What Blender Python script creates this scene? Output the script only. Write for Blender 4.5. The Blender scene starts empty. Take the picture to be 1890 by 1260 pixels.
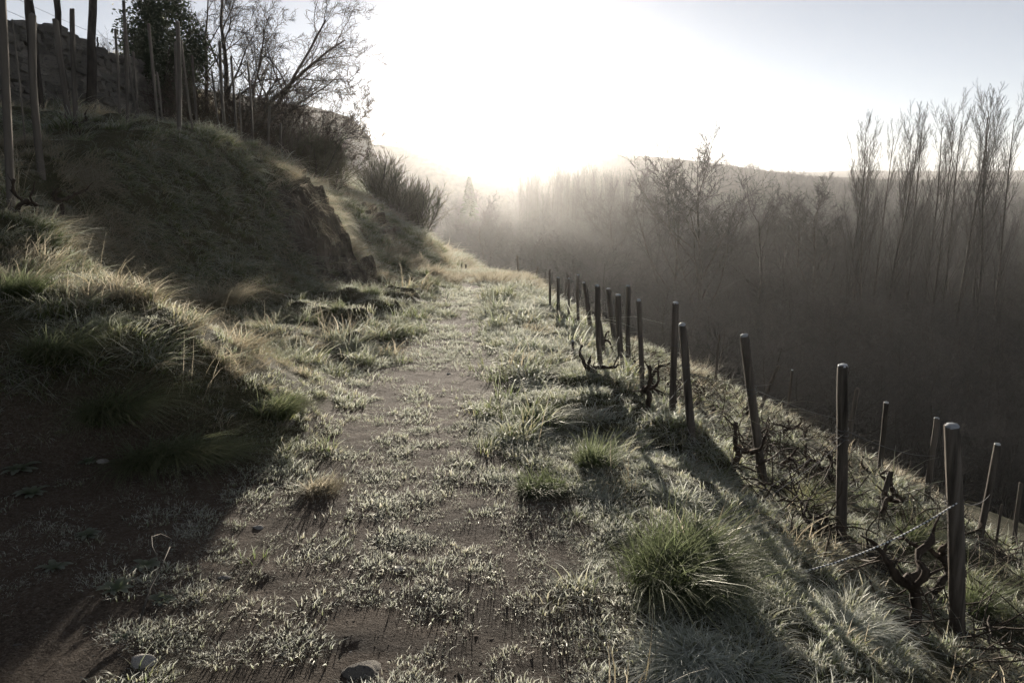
import bpy, math, random
import numpy as np
from mathutils import Vector, Matrix

# ------------------------------------------------------------------ camera, sky, sun, exposure
S = bpy.context.scene
COL = S.collection
R = math.radians
FPX = 1470.0                       # focal length in photo pixels (1890 wide) = 28 mm
PITCH = math.atan(310 / FPX)
CAM = Vector((0.0, 0.0, 1.6))
cd = bpy.data.cameras.new('camera'); cam = bpy.data.objects.new('camera', cd); COL.objects.link(cam)
cam.location = CAM; cam.rotation_euler = (R(90) - PITCH, 0, 0)
cd.sensor_width = 36; cd.lens = FPX / 1890 * 36; cd.clip_start = 0.05; cd.clip_end = 12000
S.camera = cam

SUN_EL, SUN_AZ = 4.8, -0.7          # degrees; azimuth clockwise from +Y
W = bpy.data.worlds.new('World'); S.world = W; W.use_nodes = True
nt = W.node_tree; bg = nt.nodes['Background']
sky = nt.nodes.new('ShaderNodeTexSky'); sky.sky_type = 'NISHITA'; sky.sun_disc = False
sky.sun_elevation = R(SUN_EL); sky.sun_rotation = R(SUN_AZ)
sky.air_density = 0.6; sky.dust_density = 0.0; sky.ozone_density = 3.0
hs = nt.nodes.new('ShaderNodeHueSaturation'); hs.inputs['Saturation'].default_value = 0.27
nt.links.new(sky.outputs[0], hs.inputs['Color']); nt.links.new(hs.outputs[0], bg.inputs[0])
bg.inputs[1].default_value = 0.064

sd = bpy.data.lights.new('sun', 'SUN'); sun = bpy.data.objects.new('sun', sd); COL.objects.link(sun)
sd.energy = 5.0; sd.angle = R(0.5); sd.color = (1.0, 0.90, 0.77)
sun.rotation_euler = (-R(90 - SUN_EL), 0, -R(SUN_AZ))

S.view_settings.view_transform = 'Standard'; S.view_settings.look = 'None'
S.view_settings.exposure = 1.2; S.view_settings.gamma = 1.0
S.view_settings.use_curve_mapping = False
cy = S.cycles
cy.use_denoising = True
cy.max_bounces = 5; cy.diffuse_bounces = 2; cy.glossy_bounces = 1; cy.transmission_bounces = 3
cy.use_light_tree = False; cy.volume_bounces = 0; cy.transparent_max_bounces = 4; cy.sample_clamp_indirect = 1.2
cy.caustics_reflective = False; cy.caustics_refractive = False

HAZE_A, HAZE_GA = 0.00018, 0.45      # broad lobe of the mist
HAZE_B, HAZE_GB = 0.00007, 0.87      # forward lobe, the glow around the sun

rng = np.random.default_rng(7)
random.seed(7)

# ------------------------------------------------------------------ helpers
def vnoise(x, y, seed=0):
    x = np.asarray(x, float); y = np.asarray(y, float)
    xi = np.floor(x).astype(np.int64); yi = np.floor(y).astype(np.int64)
    fx = x - xi; fy = y - yi
    fx = fx * fx * (3 - 2 * fx); fy = fy * fy * (3 - 2 * fy)
    def h(a, b):
        n = (a * 374761393 + b * 668265263 + seed * 974634777) & 0x7fffffff
        n = ((n ^ (n >> 13)) * 1274126177) & 0x7fffffff
        n = (n ^ (n >> 16)) & 0xffff
        return n / 65535.0
    return ((h(xi, yi) * (1 - fx) + h(xi + 1, yi) * fx) * (1 - fy)
            + (h(xi, yi + 1) * (1 - fx) + h(xi + 1, yi + 1) * fx) * fy)

def fbm(x, y, seed=0, octv=4):
    s = 0; a = 0.5; t = 0
    for o in range(octv):
        s = s + a * vnoise(np.asarray(x) * 2 ** o, np.asarray(y) * 2 ** o, seed + o * 17); t += a; a *= 0.5
    return s / t

def sm(a, b, x):
    t = np.clip((np.asarray(x, float) - a) / (b - a), 0, 1); return t * t * (3 - 2 * t)

def mesh_from(name, V, F, attrs=None, smooth=False):
    me = bpy.data.meshes.new(name)
    if isinstance(F, np.ndarray) and F.ndim == 2:
        V = np.asarray(V, np.float32); n = F.shape[1]
        me.vertices.add(len(V)); me.vertices.foreach_set('co', V.ravel())
        me.loops.add(F.size); me.loops.foreach_set('vertex_index', F.astype(np.int32).ravel())
        me.polygons.add(len(F)); me.polygons.foreach_set('loop_start', np.arange(0, F.size, n, dtype=np.int32))
        me.polygons.foreach_set('loop_total', np.full(len(F), n, np.int32))
    else:
        me.from_pydata([tuple(v) for v in V], [], [tuple(f) for f in F])
    for k, a in (attrs or {}).items():
        at = me.attributes.new(k, 'FLOAT', 'POINT'); at.data.foreach_set('value', np.asarray(a, np.float32))
    me.update(calc_edges=True); me.validate()
    if smooth: me.polygons.foreach_set('use_smooth', np.ones(len(me.polygons), bool))
    return me

def obj(name, me, mat=None, parent=None, loc=(0, 0, 0), rot=(0, 0, 0), scl=(1, 1, 1), link=True):
    o = bpy.data.objects.new(name, me)
    if mat is not None and len(me.materials) == 0: me.materials.append(mat)
    o.location = loc; o.rotation_euler = rot; o.scale = scl
    if link: COL.objects.link(o)
    if parent is not None: o.parent = parent
    return o

def tag(o, label=None, cat=None, group=None, kind=None):
    if label: o['label'] = label
    if cat: o['category'] = cat
    if group: o['group'] = group
    if kind: o['kind'] = kind
    return o

def empty(name, loc, rz=0.0, rot=None, scl=1.0):
    o = bpy.data.objects.new(name, None); COL.objects.link(o); o.location = loc
    o.rotation_euler = rot if rot else (0, 0, rz); o.scale = (scl,) * 3; o.empty_display_size = 0.1
    return o

def pixel_dir(px, py):
    x = (px - 945) / FPX; y = (py - 630) / FPX; c, s = math.cos(PITCH), math.sin(PITCH)
    return Vector((x, c - y * s, -(s + y * c)))

def at(px, py, d):
    return CAM + pixel_dir(px, py) * d

# ------------------------------------------------------------------ materials
def mat(name):
    m = bpy.data.materials.new(name); m.use_nodes = True
    return m, m.node_tree.nodes, m.node_tree.links, m.node_tree.nodes['Principled BSDF']

def ramp(n, l, fac, stops):
    r = n.new('ShaderNodeValToRGB'); e = r.color_ramp.elements
    while len(e) < len(stops): e.new(0.5)
    for k, (p, c) in enumerate(stops):
        e[k].position = p; e[k].color = (*c, 1)
    l.new(fac, r.inputs[0]); return r.outputs[0]

def noise(n, l, scale, detail=4, rough=0.6, vec=None, out='Fac'):
    t = n.new('ShaderNodeTexNoise'); t.inputs['Scale'].default_value = scale
    t.inputs['Detail'].default_value = detail; t.inputs['Roughness'].default_value = rough
    if vec is not None: l.new(vec, t.inputs['Vector'])
    return t.outputs[out]

def attr(n, name):
    a = n.new('ShaderNodeAttribute'); a.attribute_name = name; return a.outputs['Fac']

def mixc(n, l, fac, a, b):
    m = n.new('ShaderNodeMix'); m.data_type = 'RGBA'
    for v, i in ((fac, 0), (a, 6), (b, 7)):
        if isinstance(v, (int, float)): m.inputs[i].default_value = v
        elif isinstance(v, tuple): m.inputs[i].default_value = (*v, 1)
        else: l.new(v, m.inputs[i])
    return m.outputs[2]

def math_n(n, l, op, a, b):
    m = n.new('ShaderNodeMath'); m.operation = op; m.use_clamp = False
    for v, i in ((a, 0), (b, 1)):
        if isinstance(v, (int, float)): m.inputs[i].default_value = v
        else: l.new(v, m.inputs[i])
    return m.outputs[0]

def bump(n, l, h, dist, strength=0.8):
    b = n.new('ShaderNodeBump'); b.inputs['Distance'].default_value = dist; b.inputs['Strength'].default_value = strength
    l.new(h, b.inputs['Height']); return b.outputs[0]

def simple_mat(name, c0, c1, scale, rough=0.85, bdist=0.004, stretch=None, c2=None):
    m, n, l, p = mat(name)
    tc = n.new('ShaderNodeTexCoord'); mp = n.new('ShaderNodeMapping'); l.new(tc.outputs['Object'], mp.inputs[0])
    oi = n.new('ShaderNodeObjectInfo')
    add = n.new('ShaderNodeVectorMath'); add.operation = 'ADD'; l.new(mp.outputs[0], add.inputs[0])
    sc = math_n(n, l, 'MULTIPLY', oi.outputs['Random'], 37.0); l.new(sc, add.inputs[1])
    if stretch: mp.inputs['Scale'].default_value = stretch
    f = noise(n, l, scale, 6, 0.65, add.outputs[0])
    stops = [(0.3, c0), (0.7, c1)] if c2 is None else [(0.28, c0), (0.5, c1), (0.72, c2)]
    col = ramp(n, l, f, stops)
    v = math_n(n, l, 'MULTIPLY_ADD', oi.outputs['Random'], 0.5)
    v.node.inputs[2].default_value = 0.75
    h = n.new('ShaderNodeHueSaturation'); l.new(col, h.inputs['Color']); l.new(v, h.inputs['Value'])
    l.new(h.outputs[0], p.inputs['Base Color']); p.inputs['Roughness'].default_value = rough
    p.inputs['Specular IOR Level'].default_value = 0.25
    f2 = noise(n, l, scale * 3, 6, 0.7, add.outputs[0])
    l.new(bump(n, l, f2, bdist), p.inputs['Normal'])
    return m

def blade_mat(name, stops, frost, frost_amt, trans=0.55, gloss=0.035, tboost=1.7):
    m, n, l, p = mat(name); n.remove(p)
    out = n['Material Output']
    r = attr(n, 'r'); h = attr(n, 'h'); oi = n.new('ShaderNodeObjectInfo')
    rr = math_n(n, l, 'ADD', math_n(n, l, 'MULTIPLY', r, 0.65), math_n(n, l, 'MULTIPLY', oi.outputs['Random'], 0.35))
    base = ramp(n, l, rr, stops)
    hf = ramp(n, l, h, [(0.25, (0, 0, 0)), (1.0, (1, 1, 1))])
    f = math_n(n, l, 'MULTIPLY', hf, frost_amt)
    col = mixc(n, l, f, base, frost)
    d = n.new('ShaderNodeBsdfDiffuse'); t = n.new('ShaderNodeBsdfTranslucent'); g = n.new('ShaderNodeBsdfGlossy')
    g.inputs['Roughness'].default_value = 0.45
    tv = n.new('ShaderNodeHueSaturation'); tv.inputs['Value'].default_value = tboost; tv.inputs['Saturation'].default_value = 0.92; l.new(col, tv.inputs['Color'])
    l.new(col, d.inputs[0]); l.new(tv.outputs[0], t.inputs[0])
    g.inputs[0].default_value = (0.9, 0.9, 0.85, 1)
    m1 = n.new('ShaderNodeMixShader'); m1.inputs[0].default_value = trans
    l.new(d.outputs[0], m1.inputs[1]); l.new(t.outputs[0], m1.inputs[2])
    m2 = n.new('ShaderNodeMixShader'); m2.inputs[0].default_value = gloss
    l.new(m1.outputs[0], m2.inputs[1]); l.new(g.outputs[0], m2.inputs[2])
    l.new(m2.outputs[0], out.inputs[0])
    return m

GREEN = [(0.0, (0.045, 0.075, 0.018)), (0.45, (0.085, 0.11, 0.03)), (0.7, (0.15, 0.15, 0.065)), (1.0, (0.30, 0.265, 0.17))]
STRAW = [(0.0, (0.09, 0.10, 0.045)), (0.3, (0.19, 0.165, 0.10)), (0.7, (0.28, 0.235, 0.16)), (1.0, (0.38, 0.335, 0.25))]
M = {}
M['grass'] = blade_mat('grass_blades', GREEN, (0.62, 0.63, 0.58), 0.75)
M['tuss'] = blade_mat('tussock_blades', [(0.0, (0.035, 0.06, 0.015)), (0.6, (0.075, 0.10, 0.03)), (1.0, (0.22, 0.19, 0.10))], (0.38, 0.38, 0.28), 0.35)
M['straw'] = blade_mat('dry_grass_blades', STRAW, (0.58, 0.55, 0.47), 0.45)
M['frost'] = blade_mat('frosted_grass_blades', [(0, (0.10, 0.13, 0.05)), (0.5, (0.19, 0.20, 0.11)), (1, (0.36, 0.32, 0.22))], (0.82, 0.84, 0.83), 0.85)
M['weed'] = blade_mat('rosette_leaves', [(0, (0.06, 0.09, 0.04)), (1, (0.16, 0.18, 0.11))], (0.5, 0.53, 0.5), 0.4)
M['leaf'] = blade_mat('evergreen_leaves', [(0, (0.02, 0.035, 0.012)), (1, (0.05, 0.07, 0.025))], (0.1, 0.1, 0.06), 0.15, 0.25, 0.04, 1.0)
M['broom'] = blade_mat('broom_stems', [(0, (0.03, 0.04, 0.014)), (1, (0.09, 0.085, 0.04))], (0.2, 0.17, 0.1), 0.25, 0.3, 0.03, 1.0)
M['post'] = simple_mat('weathered_post_wood', (0.03, 0.025, 0.02), (0.21, 0.18, 0.148), 18, 0.95, 0.015, (1, 1, 0.06))
M['stake'] = simple_mat('grey_stake_wood', (0.07, 0.06, 0.05), (0.20, 0.175, 0.145), 10, 0.85, 0.004, (1, 1, 0.1))
M['cap'] = simple_mat('frost_crust', (0.42, 0.44, 0.46), (0.66, 0.68, 0.70), 60, 0.6, 0.003)
M['bark'] = simple_mat('dark_bark', (0.03, 0.025, 0.02), (0.10, 0.085, 0.07), 6, 0.9, 0.01, (1, 1, 0.4))
M['vine'] = simple_mat('vine_bark', (0.025, 0.018, 0.013), (0.10, 0.075, 0.055), 25, 0.95, 0.008, (1, 1, 0.5))
M['twig'] = simple_mat('brown_twigs', (0.05, 0.038, 0.028), (0.11, 0.085, 0.06), 3, 0.85, 0.001)
M['ftwig'] = simple_mat('woodland_twigs', (0.052, 0.048, 0.043), (0.105, 0.097, 0.087), 0.3, 0.9, 0.001)
M['stone'] = simple_mat('schist_stone', (0.06, 0.055, 0.05), (0.22, 0.20, 0.175), 5, 0.9, 0.02, (1, 1, 2.0), (0.15, 0.14, 0.10))
M['rock'] = simple_mat('schist_rock', (0.03, 0.026, 0.021), (0.12, 0.10, 0.078), 5, 0.95, 0.03, (2.0, 2.0, 0.25), (0.075, 0.07, 0.038))
M['pale'] = simple_mat('pale_path_stone', (0.22, 0.20, 0.18), (0.42, 0.40, 0.37), 9, 0.85, 0.006)
M['wire'] = simple_mat('galvanised_wire', (0.08, 0.08, 0.08), (0.16, 0.16, 0.16), 30, 0.8, 0.0005)
M['wire'].node_tree.nodes['Principled BSDF'].inputs['Metallic'].default_value = 0.0
M['mortar'] = simple_mat('wall_earth_core', (0.03, 0.026, 0.02), (0.07, 0.06, 0.045), 8, 0.95, 0.01)

M['clod'] = simple_mat('earth_clods', (0.08, 0.061, 0.046), (0.20, 0.16, 0.125), 6, 0.95, 0.004)

def rope_mat():
    m, n, l, p = mat('striped_cord')
    h = attr(n, 'h'); f = math_n(n, l, 'FRACT', math_n(n, l, 'MULTIPLY', h, 46.0), 0)
    g = math_n(n, l, 'GREATER_THAN', f, 0.5)
    l.new(mixc(n, l, g, (0.04, 0.04, 0.04), (0.8, 0.8, 0.78)), p.inputs['Base Color']); p.inputs['Roughness'].default_value = 0.5
    return m
M['rope'] = rope_mat()

def ground_mat():
    m, n, l, p = mat('earth_and_turf')
    tc = n.new('ShaderNodeTexCoord'); v = tc.outputs['Object']
    n1 = noise(n, l, 2.2, 8, 0.7, v); n2 = noise(n, l, 45, 6, 0.75, v); n3 = noise(n, l, 0.35, 5, 0.6, v)
    soil = ramp(n, l, n1, [(0.25, (0.065, 0.048, 0.036)), (0.55, (0.145, 0.102, 0.076)), (0.8, (0.22, 0.18, 0.14))])
    grit = ramp(n, l, n2, [(0.42, (0.075, 0.058, 0.044)), (0.6, (0.18, 0.15, 0.12)), (0.74, (0.40, 0.37, 0.33))])
    soil = mixc(n, l, 0.55, soil, grit)
    turf = ramp(n, l, n2, [(0.3, (0.035, 0.040, 0.018)), (0.6, (0.085, 0.08, 0.04)), (0.8, (0.2, 0.18, 0.12))])
    col = mixc(n, l, attr(n, 'veg'), soil, turf)
    rockc = ramp(n, l, noise(n, l, 3.0, 8, 0.7, v), [(0.3, (0.03, 0.026, 0.021)), (0.7, (0.10, 0.085, 0.065))])
    col = mixc(n, l, attr(n, 'rock'), col, rockc)
    far = ramp(n, l, n3, [(0.3, (0.05, 0.045, 0.03)), (0.7, (0.12, 0.105, 0.07))])
    col = mixc(n, l, attr(n, 'far'), col, far)
    l.new(col, p.inputs['Base Color']); p.inputs['Roughness'].default_value = 0.95
    p.inputs['Specular IOR Level'].default_value = 0.1
    n4 = noise(n, l, 13, 5, 0.65, v); n5 = noise(n, l, 110, 3, 0.6, v)
    col = mixc(n, l, math_n(n, l, 'MULTIPLY', ramp(n, l, n5, [(0.56, (0, 0, 0)), (0.66, (1, 1, 1))]), 0.55), col, (0.30, 0.26, 0.21))
    col = mixc(n, l, math_n(n, l, 'MULTIPLY', ramp(n, l, n5, [(0.34, (1, 1, 1)), (0.44, (0, 0, 0))]), 0.6), col, (0.035, 0.027, 0.02))
    l.new(col, p.inputs['Base Color'])
    hb = math_n(n, l, 'ADD', math_n(n, l, 'MULTIPLY', n4, 1.2), math_n(n, l, 'ADD', n2, math_n(n, l, 'MULTIPLY', n5, .5)))
    l.new(bump(n, l, hb, 0.03, 1.0), p.inputs['Normal'])
    return m
M['ground'] = ground_mat()

# ------------------------------------------------------------------ terrain
# each station: Y, then (X, Z) of: wall top, wall base, terrace, shoulder, upper face, lower face, toe,
# path centre, verge, first post row, second post row, lower break, valley foot
ST = [
 (-300, (-9.3,4.1),(-8.7,2.3),(-6.5,1.6),(-5,1.1),(-4.4,.7),(-3.9,.35),(-3.4,.1),(-.3,0),(1.2,-.05),(2.8,-.9),(6.2,-2.8),(8,-4),(45,-20)),
 (1, (-9.3,4.1),(-8.7,2.3),(-6.5,1.6),(-5,1.1),(-4.4,.7),(-3.9,.35),(-3.4,.1),(-.3,0),(1.2,-.05),(2.9,-.95),(6.2,-2.8),(8,-4),(45,-20)),
 (3, (-9.3,4.1),(-8.7,2.35),(-6.5,1.7),(-5,1.2),(-4.3,.8),(-3.7,.4),(-3.1,.12),(-.4,-.02),(1.0,-.08),(2.8,-.98),(6.1,-2.8),(8,-4),(45,-20)),
 (4.0, (-9.3,4.15),(-8.7,2.4),(-6.5,1.7),(-4.8,1.2),(-4,.75),(-3.3,.38),(-2.7,.1),(-.55,-.05),(.95,-.12),(2.65,-1.0),(6,-2.75),(8,-4),(45,-20)),
 (4.6, (-9.3,4.15),(-8.7,2.4),(-6.5,1.7),(-4.5,1.2),(-3.2,.80),(-2.2,.58),(-1.6,.10),(-.6,-.08),(.92,-.15),(2.4,-.92),(6,-2.75),(8,-4),(45,-20)),
 (5.3, (-9.3,4.2),(-8.7,2.45),(-6.5,1.75),(-4.4,1.25),(-3.2,.90),(-2.15,.62),(-1.45,.08),(-.65,-.12),(.9,-.2),(2.2,-.87),(6,-2.75),(8,-4),(45,-20)),
 (6.3, (-9.3,4.2),(-8.7,2.5),(-6.5,1.85),(-4.3,1.4),(-3.5,.95),(-2.6,.45),(-1.6,-.04),(-.72,-.2),(.9,-.25),(2.0,-.88),(5.9,-2.75),(7.8,-3.9),(45,-20)),
 (7.5, (-9.3,4.2),(-8.7,2.55),(-6.5,2.0),(-4.7,1.6),(-4.2,1.05),(-3.6,.15),(-2.6,-.12),(-.76,-.3),(.72,-.35),(1.85,-1.0),(5.9,-2.8),(7.8,-4),(45,-20)),
 (9, (-9.3,4.2),(-8.7,2.6),(-6.5,2.15),(-4.9,1.85),(-4.45,1.15),(-4.0,.15),(-3.2,-.2),(-.8,-.4),(.62,-.45),(1.65,-1.08),(5.9,-2.9),(7.8,-4.1),(45,-20)),
 (11, (-9.3,4.2),(-8.7,2.65),(-6.5,2.3),(-4.75,2.15),(-4.4,1.4),(-4.0,.35),(-3.3,-.28),(-.82,-.55),(.6,-.6),(1.65,-1.2),(5.8,-3.0),(7.8,-4.2),(45,-20)),
 (13, (-9.3,4.2),(-8.7,2.7),(-6.5,2.35),(-4.7,2.22),(-4.25,1.5),(-3.85,.3),(-3.15,-.42),(-.88,-.68),(.55,-.77),(1.75,-1.4),(6,-3.3),(7.9,-4.5),(45,-20)),
 (15, (-9.3,4.2),(-8.7,2.75),(-6.5,2.3),(-4.65,2.1),(-3.95,1.55),(-3.4,.1),(-2.85,-.6),(-.95,-.82),(.52,-.92),(1.8,-1.65),(6.3,-3.7),(8,-4.8),(45,-20)),
 (16.5, (-9.3,4.2),(-8.7,2.8),(-6.5,2.25),(-4.6,1.85),(-3.95,1.15),(-3.4,0),(-2.75,-.75),(-1,-.92),(.5,-1.03),(1.7,-1.8),(6.5,-4.0),(8,-5.1),(45,-20)),
 (18, (-9.3,4.2),(-8.7,2.9),(-6.6,2.1),(-4.6,1.4),(-3.95,.8),(-3.4,-.15),(-2.6,-.9),(-1.05,-1.02),(.48,-1.13),(1.65,-1.95),(6.6,-4.2),(8,-5.3),(45,-20)),
 (20, (-9.3,4.2),(-8.7,3.0),(-6.8,2.1),(-4.7,1.15),(-3.9,.6),(-3.35,-.25),(-2.55,-1.0),(-1.15,-1.17),(.45,-1.28),(1.6,-2.1),(6.8,-4.5),(8.2,-5.6),(45,-20)),
 (22, (-9.3,4.1),(-8.7,3.2),(-7,2.2),(-4.7,.95),(-3.75,.5),(-3.2,-.4),(-2.5,-1.12),(-1.25,-1.3),(.42,-1.4),(1.5,-2.4),(6.9,-4.9),(8.3,-6),(45,-20)),
 (24.5, (-9.6,3.9),(-8.9,3.3),(-7,2.0),(-4.6,.62),(-3.5,.0),(-2.85,-.62),(-2.3,-1.25),(-1.4,-1.5),(.4,-1.6),(1.35,-2.65),(6.9,-5.3),(8.3,-6.5),(44,-20)),
 (27, (-10,3.7),(-9,3.0),(-7,1.6),(-4.3,.35),(-3.0,-.55),(-2.3,-1.0),(-1.85,-1.55),(-1.5,-1.72),(.5,-1.9),(1.3,-3.0),(6.9,-5.8),(8.3,-7),(43,-20)),
 (29, (-10.3,3.6),(-9.2,2.9),(-7,1.4),(-4.8,.3),(-3.3,-1.0),(-2.5,-1.3),(-2.1,-2.0),(-1.7,-2.1),(.3,-2.5),(1.2,-3.6),(6.8,-6.4),(8.3,-7.6),(42,-20)),
 (33, (-11,3.4),(-9.6,2.6),(-7.4,1.2),(-5.2,.2),(-3.9,-.9),(-3.2,-1.7),(-2.8,-2.6),(-2.2,-2.8),(-.5,-3.2),(1,-4.4),(6.6,-7.4),(8.4,-8.8),(38,-20)),
 (45, (-18,5),(-16,4),(-12,2.2),(-8,.4),(-6.5,-1),(-5.8,-2.1),(-5,-3.6),(-4.2,-3.9),(-2.5,-4.6),(0,-6.2),(6,-9.5),(9,-12),(30,-20)),
 (70, (-25,4.5),(-22,3.2),(-16,1.4),(-12,-.2),(-10,-1.6),(-8.5,-3),(-7,-5),(-5.5,-5.6),(-3.5,-6.6),(0,-9),(5,-13),(8,-16),(18,-20)),
 (120, (-50,5),(-45,3),(-36,0),(-28,-2),(-24,-4),(-21,-6),(-18,-7),(-15,-9),(-12,-11),(-8,-14),(-4,-17),(0,-19.5),(6,-21)),
 (195, (-70,7),(-62,4),(-54,1),(-48,-1),(-45,-3),(-42,-5),(-40,-8),(-36,-12),(-32,-15),(-28,-18),(-24,-20),(-20,-21),(-12,-22)),
 (225, (-90,25),(-52,20),(-43,17),(-41,15),(-38.5,12),(-36.5,9),(-35.2,5.5),(-34.8,1),(-33,-8),(-30,-14),(-26,-18),(-20,-21),(-12,-22)),
 (270, (-110,24),(-70,20),(-62,17),(-58,13),(-55,9),(-53,6),(-52,2),(-50,-3),(-46,-9),(-40,-14),(-34,-18),(-26,-21),(-18,-22)),
 (320, (-160,14),(-120,12),(-100,8),(-90,4),(-80,0),(-75,-4),(-70,-8),(-65,-11),(-60,-14),(-52,-17),(-44,-20),(-34,-21.5),(-24,-22)),
]
FAR = [
 (320, [(-1800,20),(-160,14),(-90,4),(-60,-14),(-24,-22),(1800,-22)]),
 (390, [(-1800,18),(-160,10),(-80,0),(-50,-12),(-10,-22),(1800,-22)]),
 (450, [(-1800,24),(-170,19),(-75,17),(-56,15.2),(-44,13.6),(-33,11.2),(-22,8.8),(-8,5),(3,1),(22,-12),(56,-20),(300,-22),(1800,-22)]),
 (530, [(-1800,18),(-170,12),(-50,6),(0,2),(30,0),(80,2),(140,0),(210,-12),(400,-20),(1800,-22)]),
 (620, [(-1800,16),(-100,11),(0,12.5),(14,14.2),(36,16.4),(57,18),(86,16.4),(114,13.8),(145,9.6),(180,4.6),(233,-1),(413,-6),(1800,-6)]),
 (880, [(-1800,5),(0,0),(200,-6),(1800,-8)]),
 (1300,[(-1800,8),(156,4),(291,3.0),(380,4.6),(470,3.6),(560,6),(730,5),(1040,8),(1800,8)]),
 (1900,[(-1800,0),(1800,0)]),
]
_fy = np.array([s[0] for s in ST], float)
_fx = np.array([[p[0] for p in s[1:]] for s in ST], float)
_fz = np.array([[p[1] for p in s[1:]] for s in ST], float)

def path_x(y): return np.interp(y, _fy, _fx[:, 7])
def path_z(y): return np.interp(y, _fy, _fz[:, 7])

def profile_rows(x, ys):
    """height for each row y (1D) over x (1D): shape (len(ys), len(x))"""
    out = np.empty((len(ys), len(x)))
    for k, y in enumerate(ys):
        if y <= 320:
            X = [np.interp(y, _fy, _fx[:, j]) for j in range(13)]; Z = [np.interp(y, _fy, _fz[:, j]) for j in range(13)]
            pw = 0.62 if y < 60 else 1.2
            X2 = X[:7] + [X[7] - pw, X[7], X[7] + pw] + X[8:]; Z2 = Z[:7] + [Z[7] + .02, Z[7], Z[7] + .01] + Z[8:]
            zl = Z[0] + 2.0
            X2 = [-1800, -200 + min(0, X[0])] + X2 + [X[12] + 12, 1800]
            Z2 = [zl + 12, zl] + Z2 + [Z[12] - .8, -22 if y > 60 else Z[12] - 1.0]
            o = np.argsort(X2, kind='stable')
            out[k] = np.interp(x, np.array(X2)[o], np.array(Z2)[o])
        else:
            fy = [f[0] for f in FAR]; j = max(0, min(len(FAR) - 2, int(np.searchsorted(fy, y)) - 1))
            a = np.interp(x, *zip(*FAR[j][1])); b = np.interp(x, *zip(*FAR[j + 1][1]))
            t = np.clip((y - fy[j]) / (fy[j + 1] - fy[j]), 0, 1); t = t * t * (3 - 2 * t)
            out[k] = a * (1 - t) + b * t
    return out

GX0, GX1, GY0, GY1, GS = -14.0, 16.0, -6.0, 50.0, 0.05
gx = np.arange(GX0, GX1 + 1e-6, GS); gy = np.arange(GY0, GY1 + 1e-6, GS)
G = profile_rows(gx, gy)
def gblur(A, sig, axis):
    k = int(sig * 3) + 1; w = np.exp(-0.5 * (np.arange(-k, k + 1) / sig) ** 2); w /= w.sum()
    P = np.pad(A, [(k, k) if a == axis else (0, 0) for a in range(2)], mode='edge'); o = np.zeros_like(A)
    for i, wi in enumerate(w):
        o += wi * (P[i:i + A.shape[0]] if axis == 0 else P[:, i:i + A.shape[1]])
    return o
G = gblur(gblur(G, 4.5, 0), 2.6, 1)

def masks(x, y):
    """path mask (1 on the trodden earth), rock mask"""
    d = np.abs(x - path_x(y) - 0.12 * (fbm(x * 0.8, y * 0.8, 5) - .5))
    w = np.interp(y, [0, 4, 8, 14, 26, 40], [0.85, 0.68, 0.5, 0.42, 0.4, 0.4]) + 1.1 * (fbm(x * 1.1, y * 1.1, 31, 3) - 0.5)
    p = 1 - sm(w * 0.6, w * 1.3, d)
    left = sm(-.85, -1.35, x + .5 * (fbm(x * 1.6, y * 1.6, 37, 2) - .5)) * sm(4.7, 4.0, y)   # bare earth at the near left
    left = left * (1 - sm(0.28, 0.5, np.interp(y, _fy, _fz[:, 6]) * 0 + hill_above(x, y)))
    return np.clip(np.maximum(p, left), 0, 1)

def hill_above(x, y):
    return np.clip((-x - 3.0) * 0.5, 0, 2)

def rock_mask(x, y):
    a = np.exp(-((y - 15.0) / 1.5) ** 4) * sm(-4.1, -3.9, x) * sm(-2.8, -3.05, x)
    b = np.exp(-((y - 22.3) / 1.3) ** 2) * sm(-4.4, -4.0, x) * sm(-3.0, -3.4, x)
    return np.clip(1.3 * np.maximum(a, b), 0, 1)

XX, YY = np.meshgrid(gx, gy)
pm = masks(XX, YY)
hum = fbm(XX * 1.9 + 3, YY * 1.5, 11, 3) - 0.5
hum2 = fbm(XX * 5.5, YY * 4.2, 23, 3) - 0.5
amp = (.4 + .6 * sm(3.4, 5.0, YY)) * (1 - pm) * sm(0.2, 1.0, np.abs(XX - path_x(YY)))
verge = np.exp(-((XX - 1.25) / 0.85) ** 2) * (.35 + .65 * sm(3.5, 5.5, YY)) + np.exp(-((XX + 1.9) / 0.9) ** 2) * sm(6, 9, YY)
bumpy = sm(0.45, 0.75, fbm(XX * 1.4, YY * 2.3, 71, 2))
G = G + amp * (0.13 * hum + 0.07 * hum2) + verge * amp * 0.22 * bumpy
bankm = sm(-1.7, -2.6, XX) * sm(3.5, 5.0, YY) * sm(-8.0, -7.0, XX) * (1 - pm)
G = G + bankm * (0.30 * (fbm(XX * 1.15, YY * 1.0, 131, 2) - .5) + 0.16 * np.abs(fbm(XX * 2.6, YY * 2.2, 137, 2) - .5) + 0.08 * (fbm(XX * 6, YY * 5, 139, 2) - .5))
G = G + pm * (0.012 * (fbm(XX * 3, YY * 3, 41, 3) - .5) + 0.020 * (fbm(XX * 9, YY * 9, 47, 3) - .5))
# furrow terraces on the vineyard slope
vs = sm(2.2, 3.2, XX) * sm(12, 8, XX)
G = G + vs * 0.09 * np.sin((XX * 1.0 + 0.35 * fbm(XX * .5, YY * .5, 3)) * 5.2)
rm = rock_mask(XX, YY)
G = G + rm * 0.30 * (fbm(XX * 2.2, YY * 3.2, 91, 4) - 0.5)

FX0, FY0 = -120, 8
GF = profile_rows(np.arange(FX0, 480, 1.0), np.arange(FY0, 640, 1.0))

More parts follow.
